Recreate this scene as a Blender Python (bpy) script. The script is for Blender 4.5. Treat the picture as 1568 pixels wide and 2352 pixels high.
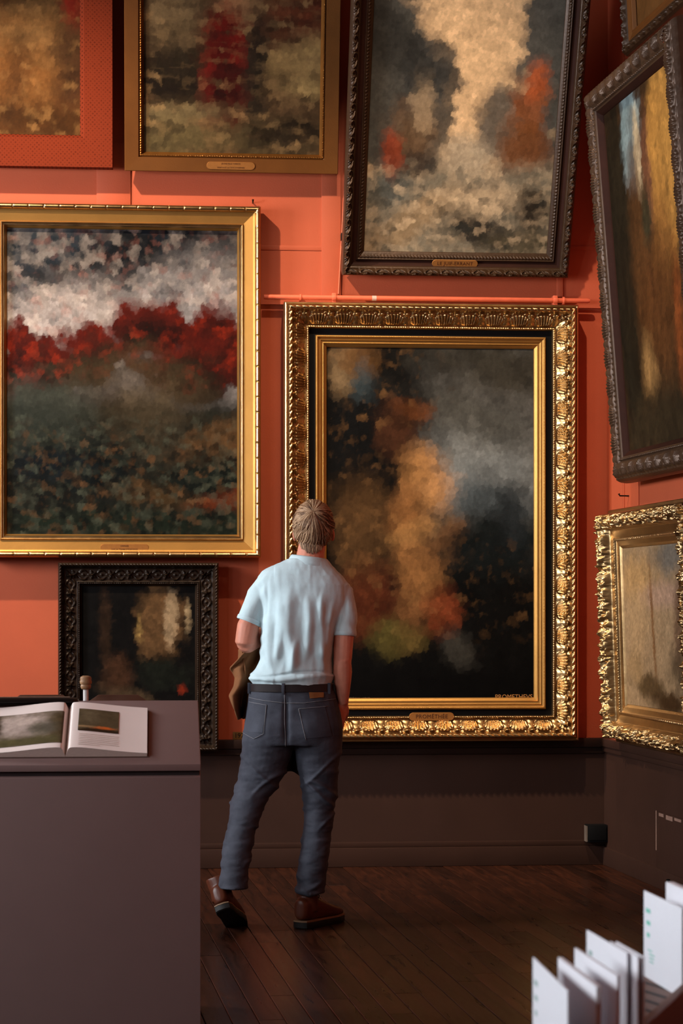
import bpy, bmesh, math, random
import numpy as np
from mathutils import Vector, Matrix
from mathutils.bvhtree import BVHTree
random.seed(7); np.random.seed(7)
R = math.radians
for o in list(bpy.data.objects): bpy.data.objects.remove(o)
COL = bpy.context.scene.collection
SC = bpy.context.scene

# ------------------------------------------------------------------ camera
F, U0, VH, CH = 5000.0, 784.0, 1395.0, 1.42      # focal length in px, principal column, horizon row, camera height
YAW = math.atan((U0 - 359) / F)
FW = np.array([math.sin(YAW), math.cos(YAW), 0.0]); RT = np.array([math.cos(YAW), -math.sin(YAW), 0.0])
C0 = np.array([0, 0, CH])
cam = bpy.data.cameras.new('camera'); camo = bpy.data.objects.new('camera', cam); COL.objects.link(camo)
camo.location = (0, 0, CH); camo.rotation_euler = (R(90), 0, -YAW)
cam.sensor_fit = 'VERTICAL'; cam.sensor_height = 36.0; cam.lens = F / 2352 * 36.0
cam.shift_y = (VH - 1176) / 2352
cam.dof.use_dof = True; cam.dof.focus_distance = 10.6; cam.dof.aperture_fstop = 9.0
cam.clip_end = 200
SC.camera = camo

# ------------------------------------------------------------------ world, lights, exposure
w = bpy.data.worlds.new('world'); SC.world = w; w.use_nodes = True
w.node_tree.nodes['Background'].inputs[0].default_value = (0.55, 0.7, 0.9, 1)
w.node_tree.nodes['Background'].inputs[1].default_value = 0.6
SC.view_settings.view_transform = 'Standard'; SC.view_settings.look = 'None'
SC.view_settings.exposure = 0.0; SC.view_settings.gamma = 1.0; SC.view_settings.use_curve_mapping = False

def ray(u, v): return FW + RT * (u - U0) / F + np.array([0, 0, 1.0]) * (VH - v) / F
def atY(u, v, Y): r = ray(u, v); return C0 + r * (Y / r[1])
def atZ(u, v, z): r = ray(u, v); return C0 + r * ((z - CH) / r[2])
def dep(u, v, Z): return C0 + ray(u, v) * Z
D = atZ(784, 1990, 0)[1]                        # the back wall stands at y = D
COR = atY(1393, 1990, D); COR[2] = 0
ES = -(FW + RT * (30 - U0) / F); ES /= np.linalg.norm(ES)   # along the right wall, towards the camera
NR = np.array([ES[1], -ES[0], 0.0])
if NR[0] > 0: NR = -NR
RZ = math.atan2(ES[1], ES[0])
def onR(u, v, off=0.0):
    r = ray(u, v); t = ((COR - C0) @ NR + off) / (r @ NR); return C0 + r * t
def sR(p): return float((p - COR) @ ES)
ZC = 6.8                                         # ceiling height
XL = -4.6                                        # left wall

def area(name, loc, target, sx, sy, power, color):
    l = bpy.data.lights.new(name, 'AREA'); l.shape = 'RECTANGLE'; l.size = sx; l.size_y = sy; l.energy = power; l.color = color
    o = bpy.data.objects.new(name, l); COL.objects.link(o); o.location = loc
    o.rotation_euler = (Vector(target) - Vector(loc)).to_track_quat('-Z', 'Y').to_euler(); return o
def spot(name, loc, target, power, color, size=60, blend=0.5, radius=0.08):
    l = bpy.data.lights.new(name, 'SPOT'); l.energy = power; l.color = color; l.spot_size = R(size); l.spot_blend = blend; l.shadow_soft_size = radius
    o = bpy.data.objects.new(name, l); COL.objects.link(o); o.location = loc
    o.rotation_euler = (Vector(target) - Vector(loc)).to_track_quat('-Z', 'Y').to_euler(); return o
WIN_Y = (D - 2.9, D - 5.6, D - 8.3, D - 11.0)    # four tall windows in the left wall
WIN_W, WIN_Z0, WIN_Z1 = 1.3, 1.3, 4.9
for i, wy in enumerate(WIN_Y):
    area('window_daylight', (XL - 0.02, wy, (WIN_Z0 + WIN_Z1) / 2), (XL + 3, wy, (WIN_Z0 + WIN_Z1) / 2), WIN_Z1 - WIN_Z0, WIN_W, (1050, 340, 330, 430)[i], (0.90, 0.95, 1.0))
spot('track_spot', (-2.1, D - 2.7, 6.1), (0.25, D, 2.0), 1500, (1.0, 0.80, 0.58), 52, 0.9, 0.05)
spot('track_spot', (0.9, D - 2.8, 6.1), (1.9, D, 2.1), 640, (1.0, 0.80, 0.58), 46, 0.9, 0.05)

# ------------------------------------------------------------------ helpers: materials
def s2l(c):
    c = np.asarray(c, float) / 255.0
    return np.where(c <= 0.04045, c / 12.92, ((c + 0.055) / 1.055) ** 2.4)
def L4(c): return tuple(float(x) for x in s2l(c)) + (1.0,)
def mat(name, rgb, rough=0.6, metal=0.0, var=0.25, scale=6.0, bump=0.0, bscale=80.0, rgb2=None, detail=6.0, stretch=None, spec=0.28, coat=0.0, rough_var=0.0):
    m = bpy.data.materials.new(name); m.use_nodes = True
    nt = m.node_tree; N = nt.nodes; K = nt.links; b = N['Principled BSDF']
    tc = N.new('ShaderNodeTexCoord'); mp = N.new('ShaderNodeMapping'); K.new(tc.outputs['Object'], mp.inputs[0])
    if stretch: mp.inputs['Scale'].default_value = stretch
    nz = N.new('ShaderNodeTexNoise'); nz.inputs['Scale'].default_value = scale; nz.inputs['Detail'].default_value = detail; nz.inputs['Roughness'].default_value = 0.65
    K.new(mp.outputs[0], nz.inputs['Vector'])
    cr = N.new('ShaderNodeValToRGB'); c1 = np.array(L4(rgb)[:3])
    c2 = np.array(L4(rgb2)[:3]) if rgb2 is not None else c1 * (1 + var)
    c0 = c1 * (1 - var) if rgb2 is None else c1
    cr.color_ramp.elements[0].position = 0.3; cr.color_ramp.elements[1].position = 0.7
    cr.color_ramp.elements[0].color = (*c0, 1); cr.color_ramp.elements[1].color = (*np.clip(c2, 0, 1), 1)
    K.new(nz.outputs['Fac'], cr.inputs[0]); K.new(cr.outputs[0], b.inputs['Base Color'])
    b.inputs['Roughness'].default_value = rough; b.inputs['Metallic'].default_value = metal
    b.inputs['Specular IOR Level'].default_value = spec; b.inputs['Coat Weight'].default_value = coat
    if rough_var:
        mr = N.new('ShaderNodeMapRange'); mr.inputs['To Min'].default_value = rough - rough_var; mr.inputs['To Max'].default_value = rough + rough_var
        K.new(nz.outputs['Fac'], mr.inputs['Value']); K.new(mr.outputs[0], b.inputs['Roughness'])
    if bump:
        n2 = N.new('ShaderNodeTexNoise'); n2.inputs['Scale'].default_value = bscale; n2.inputs['Detail'].default_value = 4
        K.new(mp.outputs[0], n2.inputs['Vector'])
        bp = N.new('ShaderNodeBump'); bp.inputs['Strength'].default_value = bump; bp.inputs['Distance'].default_value = 0.01
        K.new(n2.outputs['Fac'], bp.inputs['Height']); K.new(bp.outputs[0], b.inputs['Normal'])
    return m
def paint_mat(name, rough=0.55, gain=1.0, grain=0.12):
    m = bpy.data.materials.new(name); m.use_nodes = True
    nt = m.node_tree; N = nt.nodes; K = nt.links; b = N['Principled BSDF']
    at = N.new('ShaderNodeVertexColor'); at.layer_name = 'Col'
    tc = N.new('ShaderNodeTexCoord')
    nz = N.new('ShaderNodeTexNoise'); nz.inputs['Scale'].default_value = 60; nz.inputs['Detail'].default_value = 5; K.new(tc.outputs['Object'], nz.inputs['Vector'])
    mr = N.new('ShaderNodeMapRange'); mr.inputs['To Min'].default_value = gain * (1 - grain * 2); mr.inputs['To Max'].default_value = gain * (1 + grain * 2); K.new(nz.outputs['Fac'], mr.inputs['Value'])
    mx = N.new('ShaderNodeVectorMath'); mx.operation = 'SCALE'; K.new(at.outputs['Color'], mx.inputs[0]); K.new(mr.outputs[0], mx.inputs['Scale'])
    K.new(mx.outputs[0], b.inputs['Base Color'])
    b.inputs['Roughness'].default_value = rough; b.inputs['Specular IOR Level'].default_value = 0.08
    n2 = N.new('ShaderNodeTexNoise'); n2.inputs['Scale'].default_value = 140; K.new(tc.outputs['Object'], n2.inputs['Vector'])
    bp = N.new('ShaderNodeBump'); bp.inputs['Strength'].default_value = 0.15; bp.inputs['Distance'].default_value = 0.004
    K.new(n2.outputs['Fac'], bp.inputs['Height']); K.new(bp.outputs[0], b.inputs['Normal'])
    return m

# ------------------------------------------------------------------ helpers: objects
def finish(me, smooth=None):
    if smooth is not None:
        me.polygons.foreach_set('use_smooth', [True] * len(me.polygons))
        if smooth < 179: me.set_sharp_from_angle(angle=R(smooth))
    me.update()
def link(name, me, parent=None, mats=None):
    o = bpy.data.objects.new(name, me); COL.objects.link(o)
    for m in (mats or []): me.materials.append(m)
    if parent is not None: o.parent = parent
    return o
def meshobj(name, verts, faces, mats, parent=None, smooth=None, mi=None):
    me = bpy.data.meshes.new(name); me.from_pydata([tuple(map(float, v)) for v in verts], [], [tuple(f) for f in faces])
    if not isinstance(mats, (list, tuple)): mats = [mats]
    o = link(name, me, parent, mats)
    if mi is not None: me.polygons.foreach_set('material_index', mi)
    finish(me, smooth); return o
def grid_np(name, P, mats, parent=None, smooth=40, mi=None, closed=False):
    """P: (rows, cols, 3) array -> quad grid"""
    r, c, _ = P.shape
    I = np.arange(r * c).reshape(r, c)
    if closed: I = np.concatenate([I, I[:, :1]], 1)
    q = np.stack([I[:-1, :-1], I[:-1, 1:], I[1:, 1:], I[1:, :-1]], -1).reshape(-1, 4)
    me = bpy.data.meshes.new(name)
    me.vertices.add(r * c); me.vertices.foreach_set('co', P.reshape(-1).astype(np.float32))
    n = len(q); me.loops.add(n * 4); me.loops.foreach_set('vertex_index', q.reshape(-1).astype(np.int32))
    me.polygons.add(n); me.polygons.foreach_set('loop_start', np.arange(n, dtype=np.int32) * 4); me.polygons.foreach_set('loop_total', np.full(n, 4, np.int32))
    if not isinstance(mats, (list, tuple)): mats = [mats]
    o = link(name, me, parent, mats); me.update(calc_edges=True)
    if mi is not None: me.polygons.foreach_set('material_index', mi.reshape(-1).astype(np.int32))
    me.validate(); finish(me, smooth); return o
class MB:
    def __init__(s): s.v = []; s.f = []; s.m = []
    def add(s, v, f, m=0):
        b = len(s.v); s.v += [tuple(p) for p in v]; s.f += [tuple(i + b for i in q) for q in f]; s.m += [m] * len(f)
    def box(s, x0, x1, y0, y1, z0, z1, m=0, M=None):
        v = [(x, y, z) for x in (x0, x1) for y in (y0, y1) for z in (z0, z1)]
        if M is not None: v = [tuple(M @ Vector(p)) for p in v]
        s.add(v, [(0, 1, 3, 2), (4, 6, 7, 5), (0, 4, 5, 1), (2, 3, 7, 6), (0, 2, 6, 4), (1, 5, 7, 3)], m)
    def tube(s, pts, r, n=10, m=0, caps=True):
        pts = [Vector(p) for p in pts]; rr = r if isinstance(r, (list, tuple)) else [r] * len(pts)
        b = len(s.v); up = None
        for i, p in enumerate(pts):
            d = (pts[min(i + 1, len(pts) - 1)] - pts[max(i - 1, 0)]).normalized()
            if up is None: up = Vector((0, 0, 1)) if abs(d.z) < 0.9 else Vector((1, 0, 0))
            a = d.cross(up).normalized(); c = a.cross(d).normalized(); up = c
            ra = rr[i]
            if not isinstance(ra, (list, tuple)): ra = (ra, ra)
            for k in range(n):
                t = 2 * math.pi * k / n; s.v.append(tuple(p + a * math.cos(t) * ra[0] + c * math.sin(t) * ra[1]))
        for i in range(len(pts) - 1):
            for k in range(n):
                k2 = (k + 1) % n; s.f.append((b + i * n + k, b + i * n + k2, b + (i + 1) * n + k2, b + (i + 1) * n + k)); s.m.append(m)
        if caps:
            s.f.append(tuple(b + k for k in range(n))[::-1]); s.m.append(m)
            e = b + (len(pts) - 1) * n; s.f.append(tuple(e + k for k in range(n))); s.m.append(m)
    def lathe(s, prof, n=24, c=(0, 0, 0), m=0):
        b = len(s.v)
        for r, z in prof:
            for k in range(n): t = 2 * math.pi * k / n; s.v.append((c[0] + r * math.cos(t), c[1] + r * math.sin(t), c[2] + z))
        for i in range(len(prof) - 1):
            for k in range(n):
                k2 = (k + 1) % n; s.f.append((b + i * n + k, b + i * n + k2, b + (i + 1) * n + k2, b + (i + 1) * n + k)); s.m.append(m)
        s.f.append(tuple(b + k for k in range(n))[::-1]); s.m.append(m)
        e = b + (len(prof) - 1) * n; s.f.append(tuple(e + k for k in range(n))); s.m.append(m)
    def build(s, name, mats, parent=None, smooth=None, bevel=0.0, seg=2):
        o = meshobj(name, s.v, s.f, mats, parent, None, s.m)
        bm = bmesh.new(); bm.from_mesh(o.data); bmesh.ops.recalc_face_normals(bm, faces=bm.faces)
        if bevel: bmesh.ops.bevel(bm, geom=[e for e in bm.edges if len(e.link_faces) == 2 and e.calc_face_angle(0) > 0.5], offset=bevel, segments=seg, affect='EDGES', profile=0.6, clamp_overlap=True)
        bm.to_mesh(o.data); bm.free(); finish(o.data, smooth if smooth is not None else (40 if bevel else None)); return o
def empty(name, loc, rot=(0, 0, 0)):
    o = bpy.data.objects.new(name, None); COL.objects.link(o); o.location = [float(x) for x in loc]; o.rotation_euler = rot; o.empty_display_size = 0.1; return o
def tag(o, label, cat, group=None, kind=None):
    if label: o['label'] = label
    if cat: o['category'] = cat
    if group: o['group'] = group
    if kind: o['kind'] = kind
    return o
def lettering(name, text, size, loc, parent, m, extrude=0.0006, align='CENTER', rot=(R(90), 0, 0), xs=1.0, spacing=1.0):
    c = bpy.data.curves.new('lettering', 'FONT'); c.body = text; c.size = size; c.align_x = align; c.align_y = 'CENTER'; c.extrude = extrude; c.resolution_u = 3; c.space_character = spacing
    t = bpy.data.objects.new('lettering_curve', c); COL.objects.link(t)
    dg = bpy.context.evaluated_depsgraph_get(); me = bpy.data.meshes.new_from_object(t.evaluated_get(dg)); bpy.data.objects.remove(t); bpy.data.curves.remove(c)
    me.transform(Matrix.Scale(xs, 4, (1, 0, 0))); me.transform(Matrix.Translation(loc) @ Matrix.Rotation(rot[2], 4, 'Z') @ Matrix.Rotation(rot[0], 4, 'X'))
    me.materials.clear(); o = link(name, me, parent, [m]); return o

# ------------------------------------------------------------------ noise for paintings and relief
def vnoise(x, y, seed=0):
    rs = np.random.RandomState(seed); T = rs.rand(257, 257)
    xi = np.floor(x).astype(int); yi = np.floor(y).astype(int); fx = x - xi; fy = y - yi
    fx = fx * fx * (3 - 2 * fx); fy = fy * fy * (3 - 2 * fy); a = xi % 256; b = yi % 256
    return (T[a, b] * (1 - fx) + T[a + 1, b] * fx) * (1 - fy) + (T[a, b + 1] * (1 - fx) + T[a + 1, b + 1] * fx) * fy
def fbm(x, y, seed=0, o=5, g=0.55):
    s = 0; a = 1; t = 0
    for i in range(o): s = s + a * vnoise(x * 2 ** i + 17.3 * i, y * 2 ** i + 9.1 * i, seed + i); t += a; a *= g
    return s / t
def sm(x, a, b): t = np.clip((x - a) / (b - a), 0, 1); return t * t * (3 - 2 * t)
class Canvas:
    """a plain generic picture: soft masses of colour in painterly noise"""
    def __init__(s, nx, ny, asp, seed, base):
        s.u, s.v = np.meshgrid(np.linspace(0, 1, nx), np.linspace(0, 1, ny)); s.asp = asp; s.seed = seed
        s.x = s.u * asp; s.y = s.v
        s.w1 = fbm(s.x * 5, s.y * 5, seed + 1) - 0.5; s.w2 = fbm(s.x * 5, s.y * 5, seed + 31) - 0.5
        s.f1 = fbm(s.x * 22, s.y * 22, seed + 51) - 0.5
        s.c = np.ones(s.u.shape + (3,)) * s2l(base)
    def mix(s, mask, col): mask = np.clip(mask, 0, 1)[..., None]; s.c = s.c * (1 - mask) + s2l(col) * mask
    def blob(s, cx, cy, rx, ry, col, edge=0.35, rot=0.0, warp=0.5, op=1.0, fine=0.7):
        dx = (s.u - cx) * 1.0; dy = (s.v - cy); c, n = math.cos(R(rot)), math.sin(R(rot))
        a = (dx * c + dy * n) / rx; b = (-dx * n + dy * c) / ry
        d = np.sqrt((a + s.w1 * warp * 1.6) ** 2 + (b + s.w2 * warp * 1.6) ** 2) + s.f1 * fine
        s.mix(op * (1 - sm(d, 1 - edge, 1 + edge)), col)
    def speckle(s, mask, col, fx, fy, th=0.55, soft=0.08, seed=0, op=0.8):
        n = fbm(s.x * fx * 1.8 + 2.5 * s.w1, s.y * fy * 1.8 + 2.5 * s.w2, s.seed + 100 + seed, 5, .62); s.mix(op * .85 * mask * sm(n, th - soft * 1.8, th + soft * 1.8), col)
    def value(s, amt, fx=30, fy=30, seed=0):
        n = fbm(s.x * fx, s.y * fy, s.seed + 200 + seed, 4) - 0.5; s.c = s.c * np.clip(1 + amt * 2 * n, 0.05, 3)[..., None]
def dabs(C, cell, ax=1.0, ay=1.0, amt=0.75, jit=0.16):
    """lay the colours down again as short overlapping brush dabs"""
    ny, nx = C.u.shape; rs = np.random.RandomState(C.seed + 7); X = C.x / (cell * ax); Y = C.y / (cell * ay); n = 400
    jx, jy, jb = rs.rand(n, n), rs.rand(n, n), rs.rand(n, n); xi, yi = np.floor(X).astype(int), np.floor(Y).astype(int); best = np.full(X.shape, 9.0); bu = np.zeros_like(X); bv = np.zeros_like(X); bb = np.zeros_like(X)
    rag = (fbm(C.x * 90, C.y * 90, C.seed + 9, 3) - .5) * .9
    for dx in (-1, 0, 1):
        for dy in (-1, 0, 1):
            a, b = xi + dx, yi + dy; px, py = a + jx[a % n, b % n], b + jy[a % n, b % n]; d = np.hypot(X - px, Y - py) + rag * jb[a % n, b % n]; k = d < best
            best = np.where(k, d, best); bu = np.where(k, px, bu); bv = np.where(k, py, bv); bb = np.where(k, jb[b % n, a % n], bb)
    iu = np.clip((bu * cell * ax / C.asp) * (nx - 1), 0, nx - 1).astype(int); iv = np.clip(bv * cell * ay * (ny - 1), 0, ny - 1).astype(int)
    q = C.c[iv, iu] * (1 + jit * 2 * (bb - .5))[..., None]; C.c = C.c * (1 - amt) + q * amt
def canvas_obj(C, w, h, z0, y, parent, m, name='canvas', xoff=0.0):
    dabs(C, .022 if h > .8 else .03, 1.2, .8, .6, .22); dabs(C, .011 if h > .8 else .02, .8, 1.2, .6, .18)
    ny, nx = C.u.shape
    P = np.stack([(C.u - 0.5) * w + xoff, np.full_like(C.u, y), z0 + (1 - C.v) * h], -1)[::-1]
    o = grid_np(name, P, m, parent, None)
    col = np.concatenate([np.clip(C.c[::-1], 0, 1), np.ones((ny, nx, 1))], -1).reshape(-1, 4)
    a = o.data.color_attributes.new('Col', 'FLOAT_COLOR', 'POINT'); a.data.foreach_set('color', col.astype(np.float32).reshape(-1)); return o

# ------------------------------------------------------------------ frames
def resample(prof, bands, dt):
    P = []; B = []
    for i in range(len(prof) - 1):
        (t0, d0), (t1, d1) = prof[i], prof[i + 1]; n = max(1, int(math.ceil(math.hypot(t1 - t0, d1 - d0) / dt))) if dt else 1
        for k in range(n):
            P.append((t0 + (t1 - t0) * k / n, d0 + (d1 - d0) * k / n)); B.append(bands[i])
    P.append(prof[-1]); return np.array(P), np.array(B)
def rails(root, W, H, prof, bands, mats, relief=None, ds=0.005, dt=0.003, smooth=35, names=None):
    P, B = resample(prof, bands, dt if relief else 0)
    out = []
    for k, side in enumerate(('bottom', 'top', 'left', 'right')):
        Ln = W if side in ('bottom', 'top') else H
        nc = max(2, int(Ln / ds)) if relief else 2
        q = np.linspace(-1, 1, nc); t = P[:, 0][:, None]; d = P[:, 1][:, None] * np.ones((1, nc)); s = q[None, :] * (Ln / 2 - t); tt = t * np.ones((1, nc))
        if relief is not None: d = d + relief(s, tt, Ln)
        if side == 'bottom': G = np.stack([s, -d, tt], -1)
        elif side == 'top': G = np.stack([-s, -d, H - tt], -1)
        elif side == 'left': G = np.stack([-W / 2 + tt, -d, H / 2 - s], -1)
        else: G = np.stack([W / 2 - tt, -d, H / 2 + s], -1)
        o = grid_np('frame_rail', G, mats, root, smooth, np.repeat(B[:, None], nc - 1, 1)); out.append(o)
    return out
def win(t, a, b, e=0.25): w_ = b - a; return sm(t, a, a + e * w_) * (1 - sm(t, b - e * w_, b))
def r_twist(s, t, a, b, per, amp, slant=1.0): ph = s / per + slant * (t - a) / (b - a); return amp * np.abs(np.sin(np.pi * ph)) ** 0.6 * win(t, a, b, 0.3)
def r_bead(s, t, tc, rad, per, amp): x = (np.mod(s, per) - per / 2) / rad; y = (t - tc) / rad; return amp * np.sqrt(np.clip(1 - x * x - y * y, 0, 1))
def r_acanthus(s, t, a, b, per, amp, kb=0.9):
    v = (t - a) / (b - a); w_ = win(t, a, b, 0.12); x = np.mod(s / per, 1.0) - 0.5
    leaf = np.clip(1 - (np.abs(x) / (0.16 + 0.26 * np.sin(np.pi * np.clip(v, 0, 1)))) ** 2, 0, 1) ** 0.5
    ribs = 0.30 * np.cos(2 * np.pi * (x * 11 * (0.6 + 0.5 * v)))
    x2 = np.mod(s / per + 0.5, 1.0) - 0.5
    tongue = 0.75 * np.clip(1 - (np.abs(x2) / 0.12) ** 2, 0, 1) ** 0.5 * np.clip(1.1 - v, 0, 1)
    ball = kb * np.sqrt(np.clip(1 - (x2 / 0.10) ** 2 - ((v - 0.12) / 0.16) ** 2, 0, 1))
    return amp * w_ * (leaf * (0.75 + ribs) + tongue + ball)
def r_rosette(s, t, tc, hw, per, amp):
    x = (np.mod(s, per) - per / 2) / hw; y = (t - tc) / hw; r = np.sqrt(x * x + y * y); th = np.arctan2(y, x)
    fl = np.clip(1 - r / (0.72 + 0.2 * np.cos(5 * th)), 0, 1) ** 0.5 * (0.8 + 0.35 * np.cos(10 * th)) + 0.5 * np.sqrt(np.clip(1 - (r / 0.25) ** 2, 0, 1))
    x3 = (np.mod(s + per / 2, per) - per / 2) / hw
    scr = 0.7 * np.exp(-((np.abs(y) - 0.55 - 0.35 * np.cos(2.4 * x3)) / 0.14) ** 2) * np.exp(-(x3 / 0.75) ** 4) + 0.6 * np.exp(-((x3 * 0.9) ** 2 + (y) ** 2) / 0.03)
    return amp * (fl + scr) * win(t, tc - hw * 1.15, tc + hw * 1.15, 0.12)
def r_scroll(s, t, a, b, per, amp):
    v = (t - a) / (b - a) * 2 - 1; x = (np.mod(s, per) / per - 0.5) * 2.2
    r = np.sqrt((x + 0.35) ** 2 + v * v); th = np.arctan2(v, x + 0.35)
    curl = np.clip(np.sin(th + r * 7.5), 0, 1) * np.exp(-(r / 0.85) ** 4)
    leaf = np.clip(np.sin((x - 0.55) * 4.5 + v * 2.6) * np.cos(v * 1.4), 0, 1) * np.exp(-((x - 0.6) / 0.55) ** 4)
    return amp * (curl + 0.9 * leaf + 0.3 * np.abs(np.sin(9 * x + 5 * v))) * win(t, a, b, 0.15)
def r_lump(s, t, a, b, amp, sc=28, seed=3):
    n = fbm((s + 20) * sc, (t + 3) * sc * 1.1, seed, 3, 0.5); m_ = np.abs(n - 0.5) * 2
    return amp * (1 - m_ * 1.7) * win(t, a, b, 0.18)
def plaque(root, w, h, x, z, y, m, lines, mt, size):
    n = 8; pts = []
    for k in range(n + 1): a = -math.pi / 2 + math.pi * k / n; pts.append((x + w / 2 - h / 2 + h / 2 * math.cos(a), z + h / 2 * math.sin(a)))
    for k in range(n + 1): a = math.pi / 2 + math.pi * k / n; pts.append((x - w / 2 + h / 2 + h / 2 * math.cos(a), z + h / 2 * math.sin(a)))
    N_ = len(pts); v = [(p[0], y, p[1]) for p in pts] + [(x + (p[0] - x) * 0.985, y - 0.004, z + (p[1] - z) * 0.92) for p in pts]
    f = [tuple(range(N_, 2 * N_))] + [(i, (i + 1) % N_, N_ + (i + 1) % N_, N_ + i) for i in range(N_)]
    o = meshobj('plaque', v, f, m, root)
    for i, tx in enumerate(lines):
        zz = z + (len(lines) - 1) * size * 0.62 - i * size * 1.25
        lettering('lettering', tx[0], size * tx[1], (x, y - 0.0045, zz), o, mt, 0.0004, xs=tx[2] if len(tx) > 2 else 1.0, spacing=1.08)
    return o
def picture(name, label, X, Y, z0, lean=0.0, rz=0.0, group=None):
    r = empty(name, (X, Y, z0), (R(lean), 0, rz)); tag(r, label, 'painting', group); return r

# ------------------------------------------------------------------ materials
M = {}
M['wall'] = mat('orange_wall_paint', (177, 80, 48), 0.62, var=0.06, scale=2.5, bump=0.06, bscale=120, spec=0.4)
M['wains'] = mat('brown_wainscot_paint', (54, 33, 25), 0.5, var=0.10, scale=3, bump=0.05, bscale=60)
M['wains_dark'] = mat('dark_brown_rail_paint', (40, 26, 22), 0.45, var=0.1, scale=3)
M['ceil'] = mat('darkened_ceiling_paint', (104, 88, 72), 0.8, var=0.05)  # unseen ceiling, colour darkened to hold down bounce light
M['gold'] = mat('gilt_leaf', (186, 152, 106), 0.32, 1.0, var=0.18, scale=9, bump=0.05, bscale=60, rough_var=0.08)
M['gold_flat'] = mat('flat_gilding', (178, 130, 68), 0.42, 0.8, var=0.10, scale=5, bump=0.04, bscale=90)
M['gold_dk'] = mat('antique_gilt', (150, 96, 42), 0.42, 0.75, var=0.2, scale=10, bump=0.05)
M['bronze'] = mat('bronzed_flat_frame', (106, 62, 22), 0.5, 0.3, var=0.12, scale=6, bump=0.05, bscale=120)
M['darkwood'] = mat('dark_carved_wood', (60, 40, 25), 0.38, 0.25, var=0.25, scale=14, bump=0.08, bscale=90)
M['darkred'] = mat('dark_red_brown_cove', (44, 20, 12), 0.7, 0.0, var=0.2, scale=10, spec=0.12)
M['blackwood'] = mat('ebonised_carved_wood', (42, 29, 20), 0.36, 0.2, var=0.25, scale=16, bump=0.06)
M['silverwood'] = mat('grey_brown_carved_frame', (72, 52, 38), 0.38, 0.3, var=0.22, scale=12, bump=0.06)
M['black'] = mat('matt_black', (9, 8, 9), 0.6, var=0.1, spec=0.15)
M['plaque'] = mat('brass_plaque', (170, 112, 58), 0.4, 0.5, var=0.1, scale=30)
M['ink'] = mat('engraved_lettering', (70, 34, 12), 0.6, var=0.05)
M['paint'] = paint_mat('oil_paint')

# fabric frame: fine diagonal weave
def fabric_mat():
    m = mat('red_woven_fabric', (176, 74, 48), 0.8, var=0.08, scale=8, spec=0.06); nt = m.node_tree; N = nt.nodes; K = nt.links; b = N['Principled BSDF']
    tc = N.new('ShaderNodeTexCoord'); mp = N.new('ShaderNodeMapping'); mp.inputs['Rotation'].default_value = (0, R(45), 0); mp.inputs['Scale'].default_value = (62, 62, 62); K.new(tc.outputs['Object'], mp.inputs[0])
    ck = N.new('ShaderNodeTexVoronoi'); ck.inputs['Randomness'].default_value = 0.1; ck.inputs['Scale'].default_value = 1.0; K.new(mp.outputs[0], ck.inputs['Vector'])
    cr = N.new('ShaderNodeValToRGB'); cr.color_ramp.elements[0].position = 0.15; cr.color_ramp.elements[1].position = 0.45
    cr.color_ramp.elements[0].color = L4((58, 15, 6)); cr.color_ramp.elements[1].color = L4((114, 43, 23)); K.new(ck.outputs['Distance'], cr.inputs[0]); K.new(cr.outputs[0], b.inputs['Base Color'])
    bp = N.new('ShaderNodeBump'); bp.inputs['Strength'].default_value = 0.4; bp.inputs['Distance'].default_value = 0.003; K.new(ck.outputs['Distance'], bp.inputs['Height']); K.new(bp.outputs[0], b.inputs['Normal'])
    return m
M['fabric'] = fabric_mat()
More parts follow.
